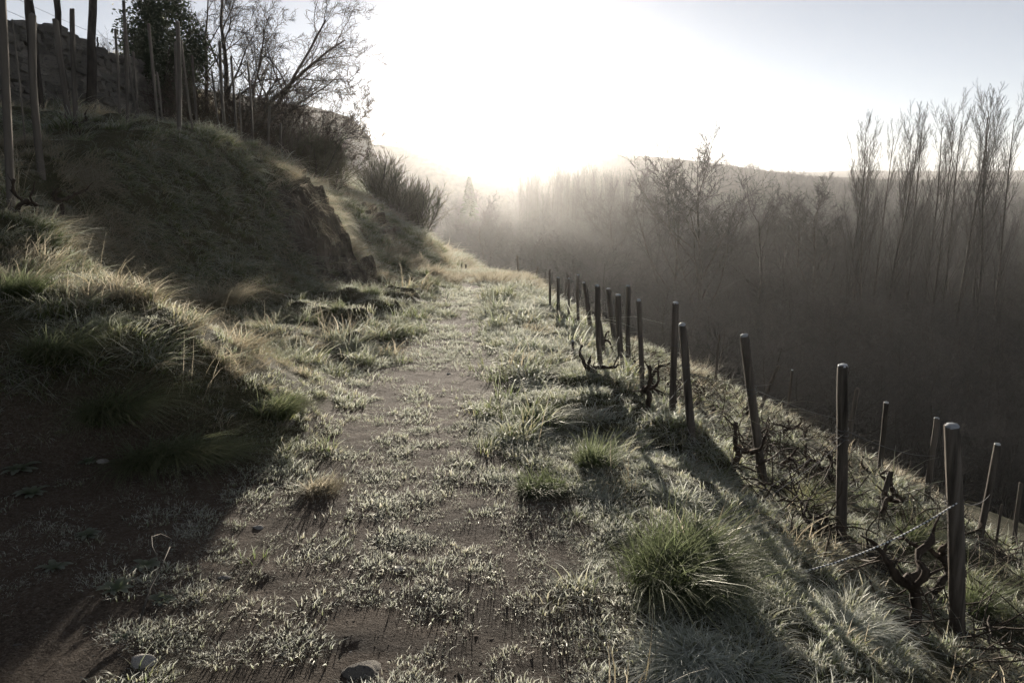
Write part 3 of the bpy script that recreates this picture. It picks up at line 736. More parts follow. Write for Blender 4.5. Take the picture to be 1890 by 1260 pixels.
SLOPE_POSTS = {}
def slope_post(key, tx, ty, bx, by, wpx, label, group='posts of the vineyard on the right slope', ties=0, cap=True, depth=None, kd='round', name='vineyard_post'):
    if depth: base = at(bx, by, depth); base.z = min(base.z, h1(base.x, base.y)); d = depth
    else: base, d = hit(bx, by)
    top = top_of(tx, ty, base, d); L = (top - base).length; r = wpx * d / FPX / 2
    print('POST', key, 'd%.1f L%.2f r%.3f' % (d, L, r), [round(v, 2) for v in base])
    root = empty(name, base); tag(root, label, 'post', group)
    obj('shaft', post_mesh('shaft', L, r, top - base, key * 13 + 5, kd, bow=.006 * L), M['post'], root)
    rot = (top - base).to_track_quat('Z', 'Y').to_euler()
    if cap:
        c = obj('frost_cap', cap_mesh(r * .82, key), M['cap'], root); c.location = (top - base) + (top - base).normalized() * .004; c.rotation_euler = rot
    for k in range(ties):
        tb = TB(); t = (.66, .63, .6)[k]; ax = (top - base).normalized(); a = ax.cross(Vector((0, 1, 0))).normalized(); c2 = a.cross(ax); pts = []
        for q in range(15):
            g = 2 * math.pi * q / 14; pts.append((top - base) * t + (a * math.cos(g) + c2 * math.sin(g)) * (r * 1.07) + ax * .012 * math.sin(g + k))
        tb.tube(pts, [.003] * 15, 5); obj('wire_tie', tb.mesh('wire_tie'), M['wire'], root)
    SLOPE_POSTS[key] = (base, top, d, r); return root

slope_post(1, 1757, 787, 1768, 1165, 28, 'thick frost-capped post nearest the camera on the right slope', ties=2)
slope_post(2, 1556, 676, 1552, 1000, 20, 'tall upright frost-capped post, second nearest on the right slope', ties=3)
slope_post(3, 1374, 620, 1408, 890, 17, 'frost-capped post leaning left, third nearest on the right slope', ties=2)
slope_post(4, 1259, 600, 1278, 812, 15, 'dark post leaning left in front of a taller slim post', ties=1)
slope_post(5, 1247, 560, 1241, 775, 12, 'tall slim post just behind the dark leaning fourth post', ties=1)
slope_post(6, 1179, 555, 1186, 735, 9, 'thin post standing alone right of the post cluster by the verge', ties=1)
slope_post(7, 1159, 528, 1161, 675, 9, 'flat-topped post at the right end of the middle cluster')
slope_post(8, 1141, 545, 1146, 685, 11, 'shorter pale post in the middle cluster, left of a flat-topped post')
slope_post(9, 1123, 533, 1138, 650, 9, 'slim post leaning left in the middle of the cluster')
slope_post(10, 1102, 528, 1109, 685, 10, 'stout pale-topped post with a prop behind it in the cluster')
slope_post(110, 1108, 592, 1118, 680, 7, 'short dark prop post leaning behind the stout pale-topped post', cap=False)
slope_post(11, 1078, 522, 1092, 622, 8, 'post leaning sharply left at the left end of the cluster')
slope_post(12, 1067, 508, 1067, 600, 6, 'thin straight post left of the sharply leaning one')
slope_post(13, 1050, 515, 1050, 595, 5, 'thin dark post third from the far end of the verge row')
slope_post(14, 1030, 513, 1031, 585, 6, 'pale frosted post second from the far end of the verge row')
slope_post(15, 1015, 498, 1015, 572, 5, 'thin straight post at the far end of the verge row', cap=False)
slope_post(16, 1057, 630, 1057, 660, 6, 'short stump of a post in the verge grass beside the path', cap=True, name='post_stump')
slope_post(17, 955, 472, 957, 516, 4, 'lone thin post rising behind the crest of the verge', cap=False, depth=27)
slope_post(18, 993, 492, 986, 525, 3, 'thin stake tilting right behind the verge crest', cap=False, depth=28)
slope_post(19, 1050, 507, 1036, 550, 4, 'thin stake tilting right between the far verge posts', cap=False, depth=26)
slope_post(21, 1328, 617, 1322, 668, 4, 'thin grey stake far down slope right of the dark fourth post', depth=19, cap=False)
slope_post(22, 1437, 675, 1402, 755, 7, 'stake leaning far right below the third nearest post', depth=16, cap=False)
slope_post(23, 1462, 683, 1450, 775, 5, 'thin frost-topped stake right of the far-leaning stake', depth=16.5)
slope_post(25, 1583, 717, 1562, 825, 9, 'slanted lichen-grey stake right behind the second nearest post', depth=13.5, cap=False)
slope_post(26, 1636, 743, 1622, 885, 10, 'slim frost-capped stake between second nearest post and reddish grass', depth=11.8)
slope_post(27, 1729, 772, 1713, 912, 11, 'slim frost-capped stake just left of the nearest post', depth=11.2)
slope_post(28, 1841, 820, 1806, 995, 12, 'slanted frost-capped stake right of the nearest post', depth=9.6)
slope_post(29, 1884, 890, 1878, 975, 8, 'half hidden stake at the right edge of the slope', depth=10.5, cap=False)
slope_post(30, 1849, 930, 1842, 975, 5, 'small thin peg near the right edge of the slope', depth=10, cap=False)
slope_post(31, 1645, 870, 1622, 935, 10, 'short broken stake leaning right among the vines', depth=8.6, cap=False)
slope_post(33, 860, 488, 860, 512, 4, 'right one of two tiny far posts beyond the path crest', depth=40, cap=False, group='tiny posts beyond the path crest')
slope_post(34, 852, 487, 852, 508, 3, 'left one of two tiny far posts beyond the path crest', depth=42, cap=False, group='tiny posts beyond the path crest')

def stake(key, tx, ty, bx, by, wpx, label, depth, kd='split'):
    b = at(bx, by, depth); z = h1(b.x, b.y); top = at(tx, ty, depth); top.y = b.y + (top.y - b.y) * .3
    print('STAKE', key, 'gap %.2f' % (b.z - z), 'L%.2f' % (top.z - z), [round(v, 2) for v in b])
    b.z = z; L = (top - b).length; r = wpx * depth / FPX / 2
    o = obj('vine_stake', post_mesh('vine_stake', L, r, top - b, key * 7 + 3, kd, 7, 8, .95, .012 * L), M['stake'], None, b)
    tag(o, label, 'stake', 'stakes of the upper vineyard on the left bank'); return o
LS = [(36, 0, 18, 372, 14, 'tall stake nearest the left edge running out of the top', 6.6),
 (36, 40, 37, 190, 4, 'thin rod half hidden behind the leftmost tall stake', 8.6),
 (83, 35, 75, 325, 14, 'thick flat-topped stake second from the left edge', 8.0),
 (119, 42, 132, 255, 10, 'stake tilting left between thick stake and tree trunk', 10.6),
 (151, 24, 143, 250, 9, 'tall stake in front of the dark leaning trunk', 10.4),
 (223, 57, 219, 205, 5, 'thin crooked stake left of the tallest crossed pair', 14.2),
 (244, 8, 236, 232, 7, 'tallest stake of the crossed pair with a flat top', 11.0),
 (241, 16, 251, 205, 6, 'stake crossing behind the tallest one', 12.2),
 (253, 99, 253, 205, 4, 'short thin stake right behind the crossed pair', 14.5),
 (284, 48, 290, 200, 6, 'stake standing in front of the round evergreen bush', 14.0),
 (293, 135, 297, 200, 4, 'short stake leaning left below the evergreen bush', 15.5),
 (340, 44, 331, 252, 8, 'tall dark stake of the pair right of the evergreen', 11.6),
 (332, 80, 329, 205, 6, 'stake close behind the tall dark one', 14.2),
 (345, 80, 357, 250, 5, 'thin stake leaning left, right one of the pair', 12.2),
 (361, 105, 364, 222, 6, 'pale stake between the pair and the bare tree', 14.0),
 (397, 135, 404, 245, 4, 'thin stake under the left part of the bare tree', 15.5),
 (414, 81, 416, 252, 6, 'tall straight stake left of the bare tree trunks', 14.0),
 (434, 108, 438, 262, 5, 'straight stake in front of the bare tree trunks', 14.8),
 (447, 165, 446, 265, 4, 'short stake between the two straight ones at the tree', 15.4),
 (464, 117, 468, 276, 5, 'straight stake right of the bare tree trunks', 15.2),
 (502, 196, 493, 284, 5, 'bluish stake leaning right at the end of the row', 16.6),
 (521, 228, 518, 292, 4, 'last thin stake of the upper row by the thicket', 17.0)]
for k, (tx, ty, bx, by, w, lab, dep) in enumerate(LS): stake(k, tx, ty, bx, by, w, lab, dep)

# ------------------------------------------------------------------ old vines
def vine_mesh(seed, Ht=.34, arms=2, bent=(.25, 0)):
    rnd = random.Random(seed); tr, ar = TB(), TB()
    p = Vector((0, 0, -.08)); d = Vector((bent[0], bent[1], 1)).normalized(); pts = [p.copy()]; rad = [.038]; n = 8
    for k in range(n):
        d = (d + rvec(rnd) * .32 + Vector((0, 0, .1))).normalized(); p = p + d * (Ht + .08) / n; pts.append(p.copy())
        rad.append(.022 * (1 + .5 * rnd.random()) + (.012 if k == n - 1 else 0) + .012 * (k == 0))
    tr.tube(pts, rad, 8)
    for a in range(arms):
        az = a * math.pi * 2 / arms + rnd.uniform(-.6, .6); d = Vector((math.cos(az), math.sin(az), .15)).normalized(); q = p - Vector((0, 0, .02)); pp = [q.copy()]; rr = [.022]
        L = rnd.uniform(.2, .42); m = 8
        for k in range(m):
            d = (d + rvec(rnd) * .42 + Vector((0, 0, .09))).normalized(); q = q + d * L / m; pp.append(q.copy()); rr.append(.017 - .008 * k / m + .008 * (rnd.random() < .35))
            if rnd.random() < .4:
                e = (d + rvec(rnd) * .7 + Vector((0, 0, .5))).normalized(); l2 = rnd.uniform(.04, .13)
                ar.tube([q, q + e * l2 * .5, q + e * l2 + rvec(rnd) * .01], [.009, .007, .005], 5)
        ar.tube(pp, rr, 7)
    return tr.mesh('vine_trunk'), ar.mesh('vine_arms')
VM = [vine_mesh(300 + k, .26 + .06 * (k % 3), 2 + k % 2, ((.5, -.1), (-.3, .2), (.1, .3), (.7, 0), (-.5, -.2))[k % 5]) for k in range(7)]
def vine(px, py, label, s=1.0, rz=0.0, var=0, depth=None, group='gnarled vines on the right slope'):
    if depth: b = at(px, py, depth); b.z = h1(b.x, b.y)
    else: b, _ = hit(px, py)
    s *= .9; o = empty('grapevine', b, rz, None, s); tag(o, label, 'vine', group)
    obj('trunk', VM[var][0], M['vine'], o); obj('arms', VM[var][1], M['vine'], o); return o
VL = [(1668, 1150, 'forked black vine tied to the nearest post', 1.15, .2, 3), (1484, 985, 'bent vine stump left of the second nearest post', .8, 2.5, 1),
 (1345, 872, 'upright forked vine left of the third nearest post', 1.0, 1.0, 0), (1435, 885, 'low vine right beside the foot of the third nearest post', .8, .4, 2),
 (1520, 868, 'stocky vine just left of the second nearest post', .85, 3.0, 5), (1408, 835, 'spreading vine behind the third nearest post', 1.0, .2, 4),
 (1490, 815, 'vine with raised arm above the taut wire', .9, 1.2, 6), (1190, 760, 'crooked vine at the foot of the thin lone post', 1.0, 1.9, 0),
 (1132, 710, 'dark vine below the pale cluster post', .9, .3, 1), (1218, 735, 'tall curved vine between thin post and dark fourth post', 1.25, .6, 4),
 (1300, 745, 'low vine right of the dark fourth post', .9, 2.2, 3), (1345, 720, 'twisted vine halfway between fourth and third posts', .9, 4.0, 5),
 (1360, 775, 'sprawling vine left of the third nearest post', 1.0, 5.2, 2), (1655, 925, 'many-armed vine beyond the short broken stake', 1.1, .3, 6),
 (1590, 880, 'curled vine right of the second nearest post', .8, 5.5, 0), (1710, 1080, 'ragged vine close behind the nearest post', 1.0, 4.4, 5),
 (1875, 1010, 'vine at the right edge of the slope', 1.0, 3.4, 1), (1450, 765, 'small vine by the thin frost-topped stake', .9, 1.7, 3),
 (1268, 690, 'distant vine beyond the slim fifth post', .9, 2.7, 6), (1105, 660, 'vine among the legs of the post cluster', .8, .9, 2)]
VL += [(1378, 850, 'squat vine close left of the third nearest post', .8, 2.9, 4), (1545, 905, 'thin vine at the foot of the second nearest post', .8, 1.4, 3), (1240, 720, 'vine directly behind the slim fifth post', .9, 5.0, 0),
 (1320, 800, 'vine with level arms right of the dark fourth post', 1.0, .1, 6), (1425, 800, 'vine just right of the third nearest post midway up', .9, 3.7, 1), (1560, 845, 'small vine uphill of the slanted lichen-grey stake', .8, 2.0, 2),
 (1630, 960, 'dark vine below the short broken stake', 1.0, 4.9, 4), (1480, 870, 'leaning vine midway between second and third nearest posts', .9, .7, 0), (1770, 1010, 'vine beyond the nearest post to its right', .9, 1.9, 6), (1165, 700, 'vine right of the flat-topped cluster post foot', .9, 3.1, 5)]
for (px, py, lab, s, rz, va) in VL: vine(px, py, lab, s, rz, va)
for (px, py, lab, s, rz, va, dep) in [(30, 375, 'dark vine at the foot of the leftmost stake', .8, .5, 0, 6.4), (92, 335, 'branching vine at the foot of the thick flat-topped stake', .85, .2, 3, 7.6),
                                 (152, 255, 'forked vine beside the stake before the dark trunk', .85, .3, 4, 10.1)]:
    vine(px, py, lab, s, rz, va, dep, 'vines of the upper vineyard')

def cane_mesh(seed):
    rnd = random.Random(seed); tb = TB()
    for k in range(5):
        p = Vector((rnd.uniform(-.15, .15), rnd.uniform(-.15, .15), .0)); d = Vector((rnd.gauss(0, 1), rnd.gauss(0, 1), rnd.uniform(.1, .9))).normalized(); pts = [p.copy()]
        for q in range(5): d = (d + rvec(rnd) * .22 + Vector((0, 0, -.05))).normalized(); p = p + d * rnd.uniform(.04, .09); pts.append(p.copy())
        tb.tube(pts, [.006, .0055, .005, .004, .0035, .0025], 4, False)
    return tb.mesh('canes')
CN = [(cane_mesh(950 + k), M['twig']) for k in range(5)]
n = 1000; qx, qy = rng.uniform(1.5, 7.5, n), rng.uniform(3, 20, n)
scatter('pruned_canes', CN, np.stack([qx, qy, H(qx, qy) + .01], 1), np.stack([rng.normal(0, .15, n), rng.normal(0, .15, n), rng.uniform(0, 6.28, n)], 1), np.stack([rng.uniform(.7, 1.5, n)] * 3, 1), rng.integers(0, 5, n), 'tangle of thin pruned canes among the vines')
# ------------------------------------------------------------------ wires and cords
def wire(name, a, b, r, sag, label, m='wire', cat='wire', group='anchor and trellis wires', n=24):
    a, b = Vector(a), Vector(b); tb = TB(); pts = []
    for k in range(n + 1):
        t = k / n; p = a.lerp(b, t); p.z -= sag * 4 * t * (1 - t); pts.append(p - a)
    tb.tube(pts, [r] * (n + 1), 5); o = obj(name, tb.mesh(name), M[m], None, a); tag(o, label, cat, group); return o
def on_post(k, t): b, tp, d, r = SLOPE_POSTS[k]; p = b.lerp(tp, t); p.y -= r; return p
def gpt(px, py, up=.02): p, _ = hit(px, py); p.z += up; return p
wire('striped_cord', on_post(1, .66), gpt(1478, 1062), .0045, .05, 'black and white striped cord from nearest post to the ground', 'rope', 'cord', None, 40)
wire('anchor_wire', on_post(2, .64), gpt(1330, 960), .0016, .02, 'taut pale wire from the second nearest post down to the grass')
wire('anchor_wire', on_post(2, .6), gpt(1300, 995), .002, .03, 'slacker wire just below the taut one on the second nearest post')
wire('anchor_wire', on_post(3, .62), gpt(1252, 812), .0016, .01, 'pale wire from the third nearest post down towards the fourth')
wire('anchor_wire', on_post(4, .55), gpt(1130, 850), .002, .02, 'thin wire from the dark fourth post down to the verge')
wire('anchor_wire', on_post(8, .5), gpt(1110, 705), .002, .0, 'wire slanting from the pale cluster post to the grass')
def trellis(k, j, t, u, lab): wire('trellis_wire', on_post(k, t), on_post(j, u), .003, .06, lab)
trellis(1, 28, .66, .55, 'thin trellis wire from the nearest post to the slanted stake')
trellis(2, 27, .66, .6, 'thin trellis wire from the second nearest post downhill')
trellis(3, 25, .66, .6, 'thin trellis wire from the third nearest post downhill')
trellis(4, 22, .6, .6, 'thin trellis wire from the dark fourth post downhill')

def block_mesh(seed):
    """an angular wall stone: a box with its corners knocked about"""
    import bmesh
    rnd = random.Random(seed); bm = bmesh.new(); bmesh.ops.create_cube(bm, size=1.0); bmesh.ops.subdivide_edges(bm, edges=bm.edges[:], cuts=1, use_grid_fill=True)
    for v in bm.verts:
        k = sum(abs(c) > .4 for c in v.co); v.co = v.co * (1.0 if k == 1 else .93 if k == 2 else .84) + Vector((rnd.uniform(-.09, .09), rnd.uniform(-.09, .09), rnd.uniform(-.09, .09)))
    me = bpy.data.meshes.new('wall_stone'); bm.to_mesh(me); bm.free(); return me
# ------------------------------------------------------------------ dry stone wall on the upper terrace
WX, WY0, WY1 = -8.62, 9.0, 21.5
root = empty('dry_stone_wall', (WX, 15, 2.7)); tag(root, 'long dry stone wall at the top left behind the stakes', 'wall')
cv = []; cf = []; m_y = np.linspace(WY0, WY1, 40)
for y in m_y:
    zb = h1(-8.3, y) - .3; zt = 4.2 + .10 * math.sin(y * 1.7) - .25 * max(0, (y - 17) / 4.5)
    for (x, z) in ((WX + .02, zb), (WX - .12, zt - .05), (WX - .65, zt - .05), (WX - .75, zb)): cv.append((x - WX, y - 15, z - 2.7))
for k in range(39):
    for q in range(3): cf.append((k * 4 + q, k * 4 + q + 1, (k + 1) * 4 + q + 1, (k + 1) * 4 + q))
obj('earth_core', mesh_from('earth_core', cv, cf), M['mortar'], root)
SM = [block_mesh(400 + k) for k in range(9)]
for me in SM: me.materials.append(M['stone'])
rs = random.Random(5); cnt = 0; zlev = 0
y = 0; rows = 9
for row in range(rows):
    y = WY0 + rs.uniform(0, .3)
    while y < WY1 and cnt < 296:
        L = rs.uniform(.2, .55) * (1.25 if rs.random() < .15 else 1); zb = h1(-8.3, y + L / 2) - .05; zt = 4.2 + .10 * math.sin(y * 1.7) - .25 * max(0, (y - 17) / 4.5)
        hgt = (zt - zb) / rows; z = zb + (row + .5) * hgt + rs.uniform(-.03, .03)
        o = obj('stone', SM[rs.randrange(9)], None, root, (.02 - .13 * row / rows + rs.uniform(-.04, .05), y + L / 2 - 15, z - 2.7), (rs.uniform(-.12, .12), rs.uniform(-.2, .2), rs.uniform(-.2, .2)),
                (.34, L * 1.12, hgt * 1.25 * rs.uniform(.85, 1.2))); cnt += 1
        y += L
print('wall stones', cnt)

# ------------------------------------------------------------------ trees and bushes of the bank
def tree(name, mt, mc, base, label, cat, group=None, rz=0, s=1.0, tm='bark', cm='twig'):
    o = empty(name, base, rz, None, s); tag(o, label, cat, group)
    obj('trunk', mt, M[tm], o); obj('crown', mc, M[cm], o); return o
def ground_pt(px, d, py=250): p = at(px, py, d); p.z = h1(p.x, p.y); return p

# the spreading bare tree behind the stakes
HERO = dict(H=3, R=.09, lev=5, trunk=2, seg=[8, 7, 5, 4, 3], wob=[.10, .14, .17, .2, .22], trop=(.35, 0, .5), tropw=[.05, .06, .05, .04, .03],
            sides=[7, 5, 4, 3, 3], n=[9, 8, 7, 5], ang=[42, 42, 44, 46], len=[.52, .5, .48, .48], rad=[.5, .55, .62, .7], rmin=.0045, shape=[.35, .3, .2, .1], tip=.22)
HERO['from'] = [.22, .15, .12, .1]
limbs = [((-.9, .2, -.3), (-.10, .1, 1), 4.3, .075), ((-.2, 0, -.3), (.16, 0, 1), 4.6, .095), ((-.1, .1, -.3), (.42, .2, 1), 4.4, .085), ((.1, -.1, -.2), (.75, 0, .95), 4.2, .075),
         ((.2, 0, 0), (1.2, -.1, .75), 3.2, .05), ((.3, .1, 0), (1.5, .2, .36), 3.0, .042), ((.5, -.2, 0), (1.6, -.1, .08), 2.7, .036), ((.0, .1, .1), (.2, .5, .9), 3.6, .05), ((.6, .3, -.2), (1.3, .3, -.1), 2.8, .04)]
mt, mc = tree_meshes('bare_tree', HERO, 21, limbs)
tree('bare_tree', mt, mc, ground_pt(438, 21), 'wide leafless tree with fine twigs behind the end of the stakes', 'tree')

def leafy(name, seed, rx, ry, rz_, n, leaf, clumps=26):
    g = np.random.default_rng(seed); c = g.normal(0, 1, (clumps, 3)); c /= np.linalg.norm(c, axis=1)[:, None]
    c *= (g.uniform(.35, .88, clumps) ** .6)[:, None]
    k = g.integers(0, clumps, n); p = c[k] + g.normal(0, .17, (n, 3)); p = p * np.array([rx, ry, rz_]) + np.array([0, 0, rz_ * .95])
    d = g.normal(0, 1, (n, 3)); d /= np.linalg.norm(d, axis=1)[:, None]; e = np.cross(d, g.normal(0, 1, (n, 3))); e /= np.linalg.norm(e, axis=1)[:, None]
    s = leaf * g.uniform(.6, 1.4, n)[:, None]
    V = np.stack([p - d * s, p + e * s * .45, p + d * s, p - e * s * .45], 1).reshape(-1, 3); F = np.arange(4 * n).reshape(n, 4)
    return mesh_from(name, V, F, {'h': np.tile([0, .5, 1, .5], n), 'r': np.repeat(g.uniform(0, 1, n), 4)})
b = ground_pt(312, 19.5); tb = TB(); rnd = random.Random(4)
for k in range(9):
    e = Vector((rnd.uniform(-.6, .6), rnd.uniform(-.6, .6), rnd.uniform(1.2, 2.6))); tb.tube([(0, 0, -.2), e * .4 + rvec(rnd) * .06, e * .75 + rvec(rnd) * .06, e], [.05, .035, .025, .01], 5)
o = empty('evergreen_bush', b); tag(o, 'dense dark round evergreen bush left of the bare tree', 'bush'); obj('branches', tb.mesh('branches'), M['bark'], o)
lv = obj('foliage', leafy('foliage', 8, .9, .85, 1.5, 20000, .045, 34), M['leaf'], o); lv.location = (0, 0, .1)

# trunks and fence posts above the wall
def trunk(px0, py0, px1, py1, d, w, label, seed, name='tree', knots=False, n=9, cat='tree'):
    b, t = at(px1, py1, d), at(px0, py0, d); b.z = min(b.z, h1(b.x, b.y)); ext = t + (t - b) * (1.0 if name == 'tree' else 0); rnd = random.Random(seed); tb, cb = TB(), TB(); L = (ext - b).length
    pts = [(ext - b) * (k / n) + Vector((rnd.uniform(-.03, .03), 0, 0)) * (1 if 0 < k < n else 0) for k in range(n + 1)]
    rr = [w * (1.15 - .55 * k / n) * (1 + (rnd.uniform(-.2, .25) if knots else rnd.uniform(-.05, .05))) for k in range(n + 1)]
    tb.tube(pts, rr, 9)
    if name == 'tree':
        o = empty(name, b); tag(o, label, cat, None); obj('trunk', tb.mesh('trunk'), M['bark'], o)
        P = dict(SHRUB, H=L * .5, R=w * .4); tw = TB()
        for q in range(7):
            branch(tb if False else tw, tw, pts[-1 - q % 3], (pts[-1].normalized() + rvec(rnd) * .45).normalized(), L * .35, w * .4, 0, dict(P, rmin=.006), rnd)
        obj('crown', tw.mesh('crown', False), M['twig'], o)
    else:
        o = obj(name, tb.mesh(name), M['bark'], None, b); tag(o, label, cat, 'fence posts above the stone wall')
    return o
trunk(172, 0, 154, 100, 15.5, .085, 'thick dark leaning tree trunk above the stone wall', 1)
trunk(103, 0, 108, 58, 14.5, .055, 'knobbly thin trunk above the wall left of the thick one', 2, knots=True)
trunk(56, 0, 56, 38, 13.4, .055, 'dark straight trunk above the wall near the top left corner', 3)
trunk(46, 0, 40, 30, 13.2, .035, 'slim trunk leaning right beside the corner trunk', 5)
trunk(180, 69, 177, 102, 17.5, .028, 'short fence post right of the thick leaning trunk', 6, 'fence_post', cat='post')
trunk(233, 73, 228, 122, 19.5, .05, 'gnarled fence post standing left of the evergreen bush', 7, 'fence_post', True, cat='post')
for k, (z0_, lab) in enumerate(((.75, 'upper strand of the wire fence above the wall'), (.45, 'middle strand of the wire fence above the wall'), (.2, 'lowest strand of the wire fence above the wall'))):
    a = Vector((-9.1, 12.5, 4.25 + z0_)); b2 = Vector((-9.6, 20.5, 3.95 + z0_)); wire('fence_wire', a, b2, .004, .06, lab, 'wire', 'wire', 'wire fence above the wall')

# broom and thicket
def shrub_mesh(name, seed, P, n, spread, up):
    rnd = random.Random(seed); tr, tw = TB(), TB()
    for k in range(n):
        a = rnd.uniform(0, 6.28); t = rnd.random() ** .6 * spread
        branch(tr, tw, Vector((math.cos(a) * .12, math.sin(a) * .12, -.1)), Vector((math.cos(a) * t, math.sin(a) * t, up)).normalized(), P['H'] * rnd.uniform(.7, 1.15), P['R'], 0, P, rnd)
    return tr.mesh(name + '_stems'), tw.mesh(name + '_twigs', False)
BROOM = dict(SHRUB, H=1.5, R=.018, wob=[.12, .10, .10], tropw=[.06, .12, .10], n=[14, 10], ang=[36, 28], len=[.5, .5], rmin=.004, sides=[4, 3, 3], tip=.35); BROOM['from'] = [.2, .1]
THICK = dict(SHRUB, H=1.6, R=.014, wob=[.16, .18, .2], tropw=[.03, .03, .02], n=[9, 7], rmin=.0045)
BR = [shrub_mesh('broom', 500 + k, BROOM, 26, .75, 1) for k in range(3)]
TH = [shrub_mesh('thicket', 520 + k, THICK, 34, 1.1, .9) for k in range(2)]
def shrub(name, ms, px, py, d, s, label, m, group, rz=0.0, sz=1.0):
    p = at(px, py, d); p.z = h1(p.x, p.y)
    o = empty(name, p, rz); o.scale = (s, s, s * sz); tag(o, label, 'bush', group); obj('stems', ms[0], M['bark'], o); obj('twigs', ms[1], M[m], o)
G1, G2 = 'broom bushes along the bank', 'bramble thicket under the bare tree'
shrub('broom_bush', BR[0], 700, 400, 30, 1.15, 'upright dark broom bush, left of the two beyond the bank', 'broom', G1, .4)
shrub('broom_bush', BR[1], 745, 410, 31, 1.0, 'broom bush with loose plumes right behind the left one', 'broom', G1, 2.0)
shrub('broom_bush', BR[2], 775, 452, 30, 1.25, 'large broom bush leaning out over the end of the bank', 'broom', G1, 1.1)
shrub('broom_bush', BR[1], 725, 430, 28.5, .9, 'low broom filling the gap under the left bushes', 'broom', G1, 4.0)
shrub('broom_bush', BR[0], 610, 350, 21, .8, 'broom at the shoulder of the near bank', 'broom', G1, 3.0)
shrub('broom_bush', BR[2], 575, 320, 20, .85, 'broom bush in front of the drooping branches', 'broom', G1, 5.0)
shrub('bramble_bush', TH[0], 500, 270, 20, 1.2, 'brown thicket between last stakes and bare tree', 'twig', G2, .0)
shrub('bramble_bush', TH[1], 545, 300, 21, 1.2, 'brown thicket right below the bare tree', 'twig', G2, 1.0)
shrub('bramble_bush', TH[0], 420, 240, 18.5, 1.1, 'reddish brown thicket behind the straight stakes', 'twig', G2, 2.0)
shrub('bramble_bush', TH[1], 365, 225, 18.5, 1.0, 'thicket at the foot of the evergreen bush', 'twig', G2, 3.0)
shrub('bramble_bush', TH[0], 575, 325, 22, .9, 'thicket under the lowest drooping branches', 'twig', G2, 4.5)
shrub('bramble_bush', TH[1], 205, 135, 21, .55, 'small spiky bush on top of the stone wall', 'twig', G2, .7)

# ------------------------------------------------------------------ rocks
def slab_mesh(seed):
    """a blocky vertical slab: a finely cut box, ribbed and chipped"""
    import bmesh
    rnd = random.Random(seed); bm = bmesh.new(); bmesh.ops.create_cube(bm, size=1.0); bmesh.ops.subdivide_edges(bm, edges=bm.edges[:], cuts=7, use_grid_fill=True)
    ph = [rnd.uniform(0, 9) for _ in range(6)]
    cuts = [(Vector((rnd.gauss(0, 1), rnd.gauss(0, 1), rnd.gauss(0, .8))).normalized(), rnd.uniform(.42, .58)) for _ in range(7)]
    for v in bm.verts:
        c = v.co
        for nrm, d in cuts:
            e = c.dot(nrm) - d
            if e > 0: c = c - nrm * e
        rib = .07 * math.sin(c.y * 17 + ph[0] + 2 * math.sin(c.z * 3 + ph[1])) + .05 * math.sin(c.y * 37 + ph[2] + c.z * 4)
        v.co = c + Vector((rib * (1 if c.x > 0 else -1), .05 * math.sin(c.z * 9 + ph[3]), .04 * math.sin(c.x * 11 + c.y * 13 + ph[4]))) + rvec(rnd) * .012
    me = bpy.data.meshes.new('slab'); bm.to_mesh(me); bm.free(); return me
RK = [slab_mesh(600 + k) for k in range(5)]
for me in RK: me.materials.append(M['rock'])
def outcrop(label, cx, cy, pieces, seed):
    z = h1(cx, cy); o = empty('rock_outcrop', (cx, cy, z)); tag(o, label, 'rock', 'rock outcrops of the bank'); rnd = random.Random(seed)
    for (dx, dy, sx, sy, sz, tz) in pieces:
        x, y_ = cx + dx, cy + dy
        obj('slab', RK[rnd.randrange(5)], None, o, (dx, dy, h1(x, y_) - z + tz), (rnd.uniform(-.1, .1), rnd.uniform(-.3, -.1), rnd.uniform(-.6, .6)), (sx, sy, sz))
rr_ = random.Random(77)
def face_slabs(ya, yb, step, xa, xb, nx_, cx, cy):
    out = []; y_ = ya
    while y_ < yb:
        for k in range(nx_):
            x_ = xa + (xb - xa) * (k + rr_.random()) / nx_
            out.append((x_ - cx, y_ - cy + rr_.uniform(-.1, .1), rr_.uniform(.22, .36), rr_.uniform(.2, .42), rr_.uniform(.4, .85), -.12))
        y_ += step
    return out
outcrop('upright ribbed rock face at the end of the near mound', -3.5, 15.0, face_slabs(13.7, 16.7, .3, -4.0, -2.95, 4, -3.5, 15.0), 1)
outcrop('second darker rock rib farther along the bank', -3.75, 22.0, face_slabs(20.9, 23.3, .36, -4.1, -3.3, 3, -3.75, 22.0), 2)

PS = [rock_mesh('path_stone', 700 + k, 1, .8, .5, 3, .18, 8) for k in range(6)]
def pstone(px, py, wpx, label, var, m='pale', flat=1.0, rz=0.0, rx=0.0):
    p, d = hit(px, py); s = wpx * d / FPX / 2
    me = PS[var].copy(); o = obj('stone', me, M[m], None, (p.x, p.y, p.z + s * .12 * flat), (rx, rx * .5, rz), (s, s, s * flat))
    tag(o, label, 'stone', 'loose stones on the path')
pstone(265, 1222, 52, 'flat pale stone at the bottom left of the path', 0, flat=.6, rz=.3, rx=.25)
pstone(672, 1240, 84, 'largest grey stone at the bottom edge of the picture', 1, 'stone', .55, .2)
pstone(526, 782, 42, 'pointed grey stone at the foot of the left bank grass', 2, 'stone', .9, 1.0)
pstone(416, 1068, 32, 'pale angular stone in the shaded left of the path', 3, flat=.8, rz=.5)
pstone(326, 1162, 26, 'small flat slate above the bottom left stone', 4, 'stone', .5, 1.0)
pstone(476, 974, 22, 'flat stone at the edge of the shadow', 5, flat=.6)
pstone(735, 1050, 30, 'pale flat stone in the turf at path centre', 0, flat=.5, rz=2.0)
pstone(362, 1111, 20, 'small grey stone right of the dry curled twig', 2, 'stone', .8, .7)
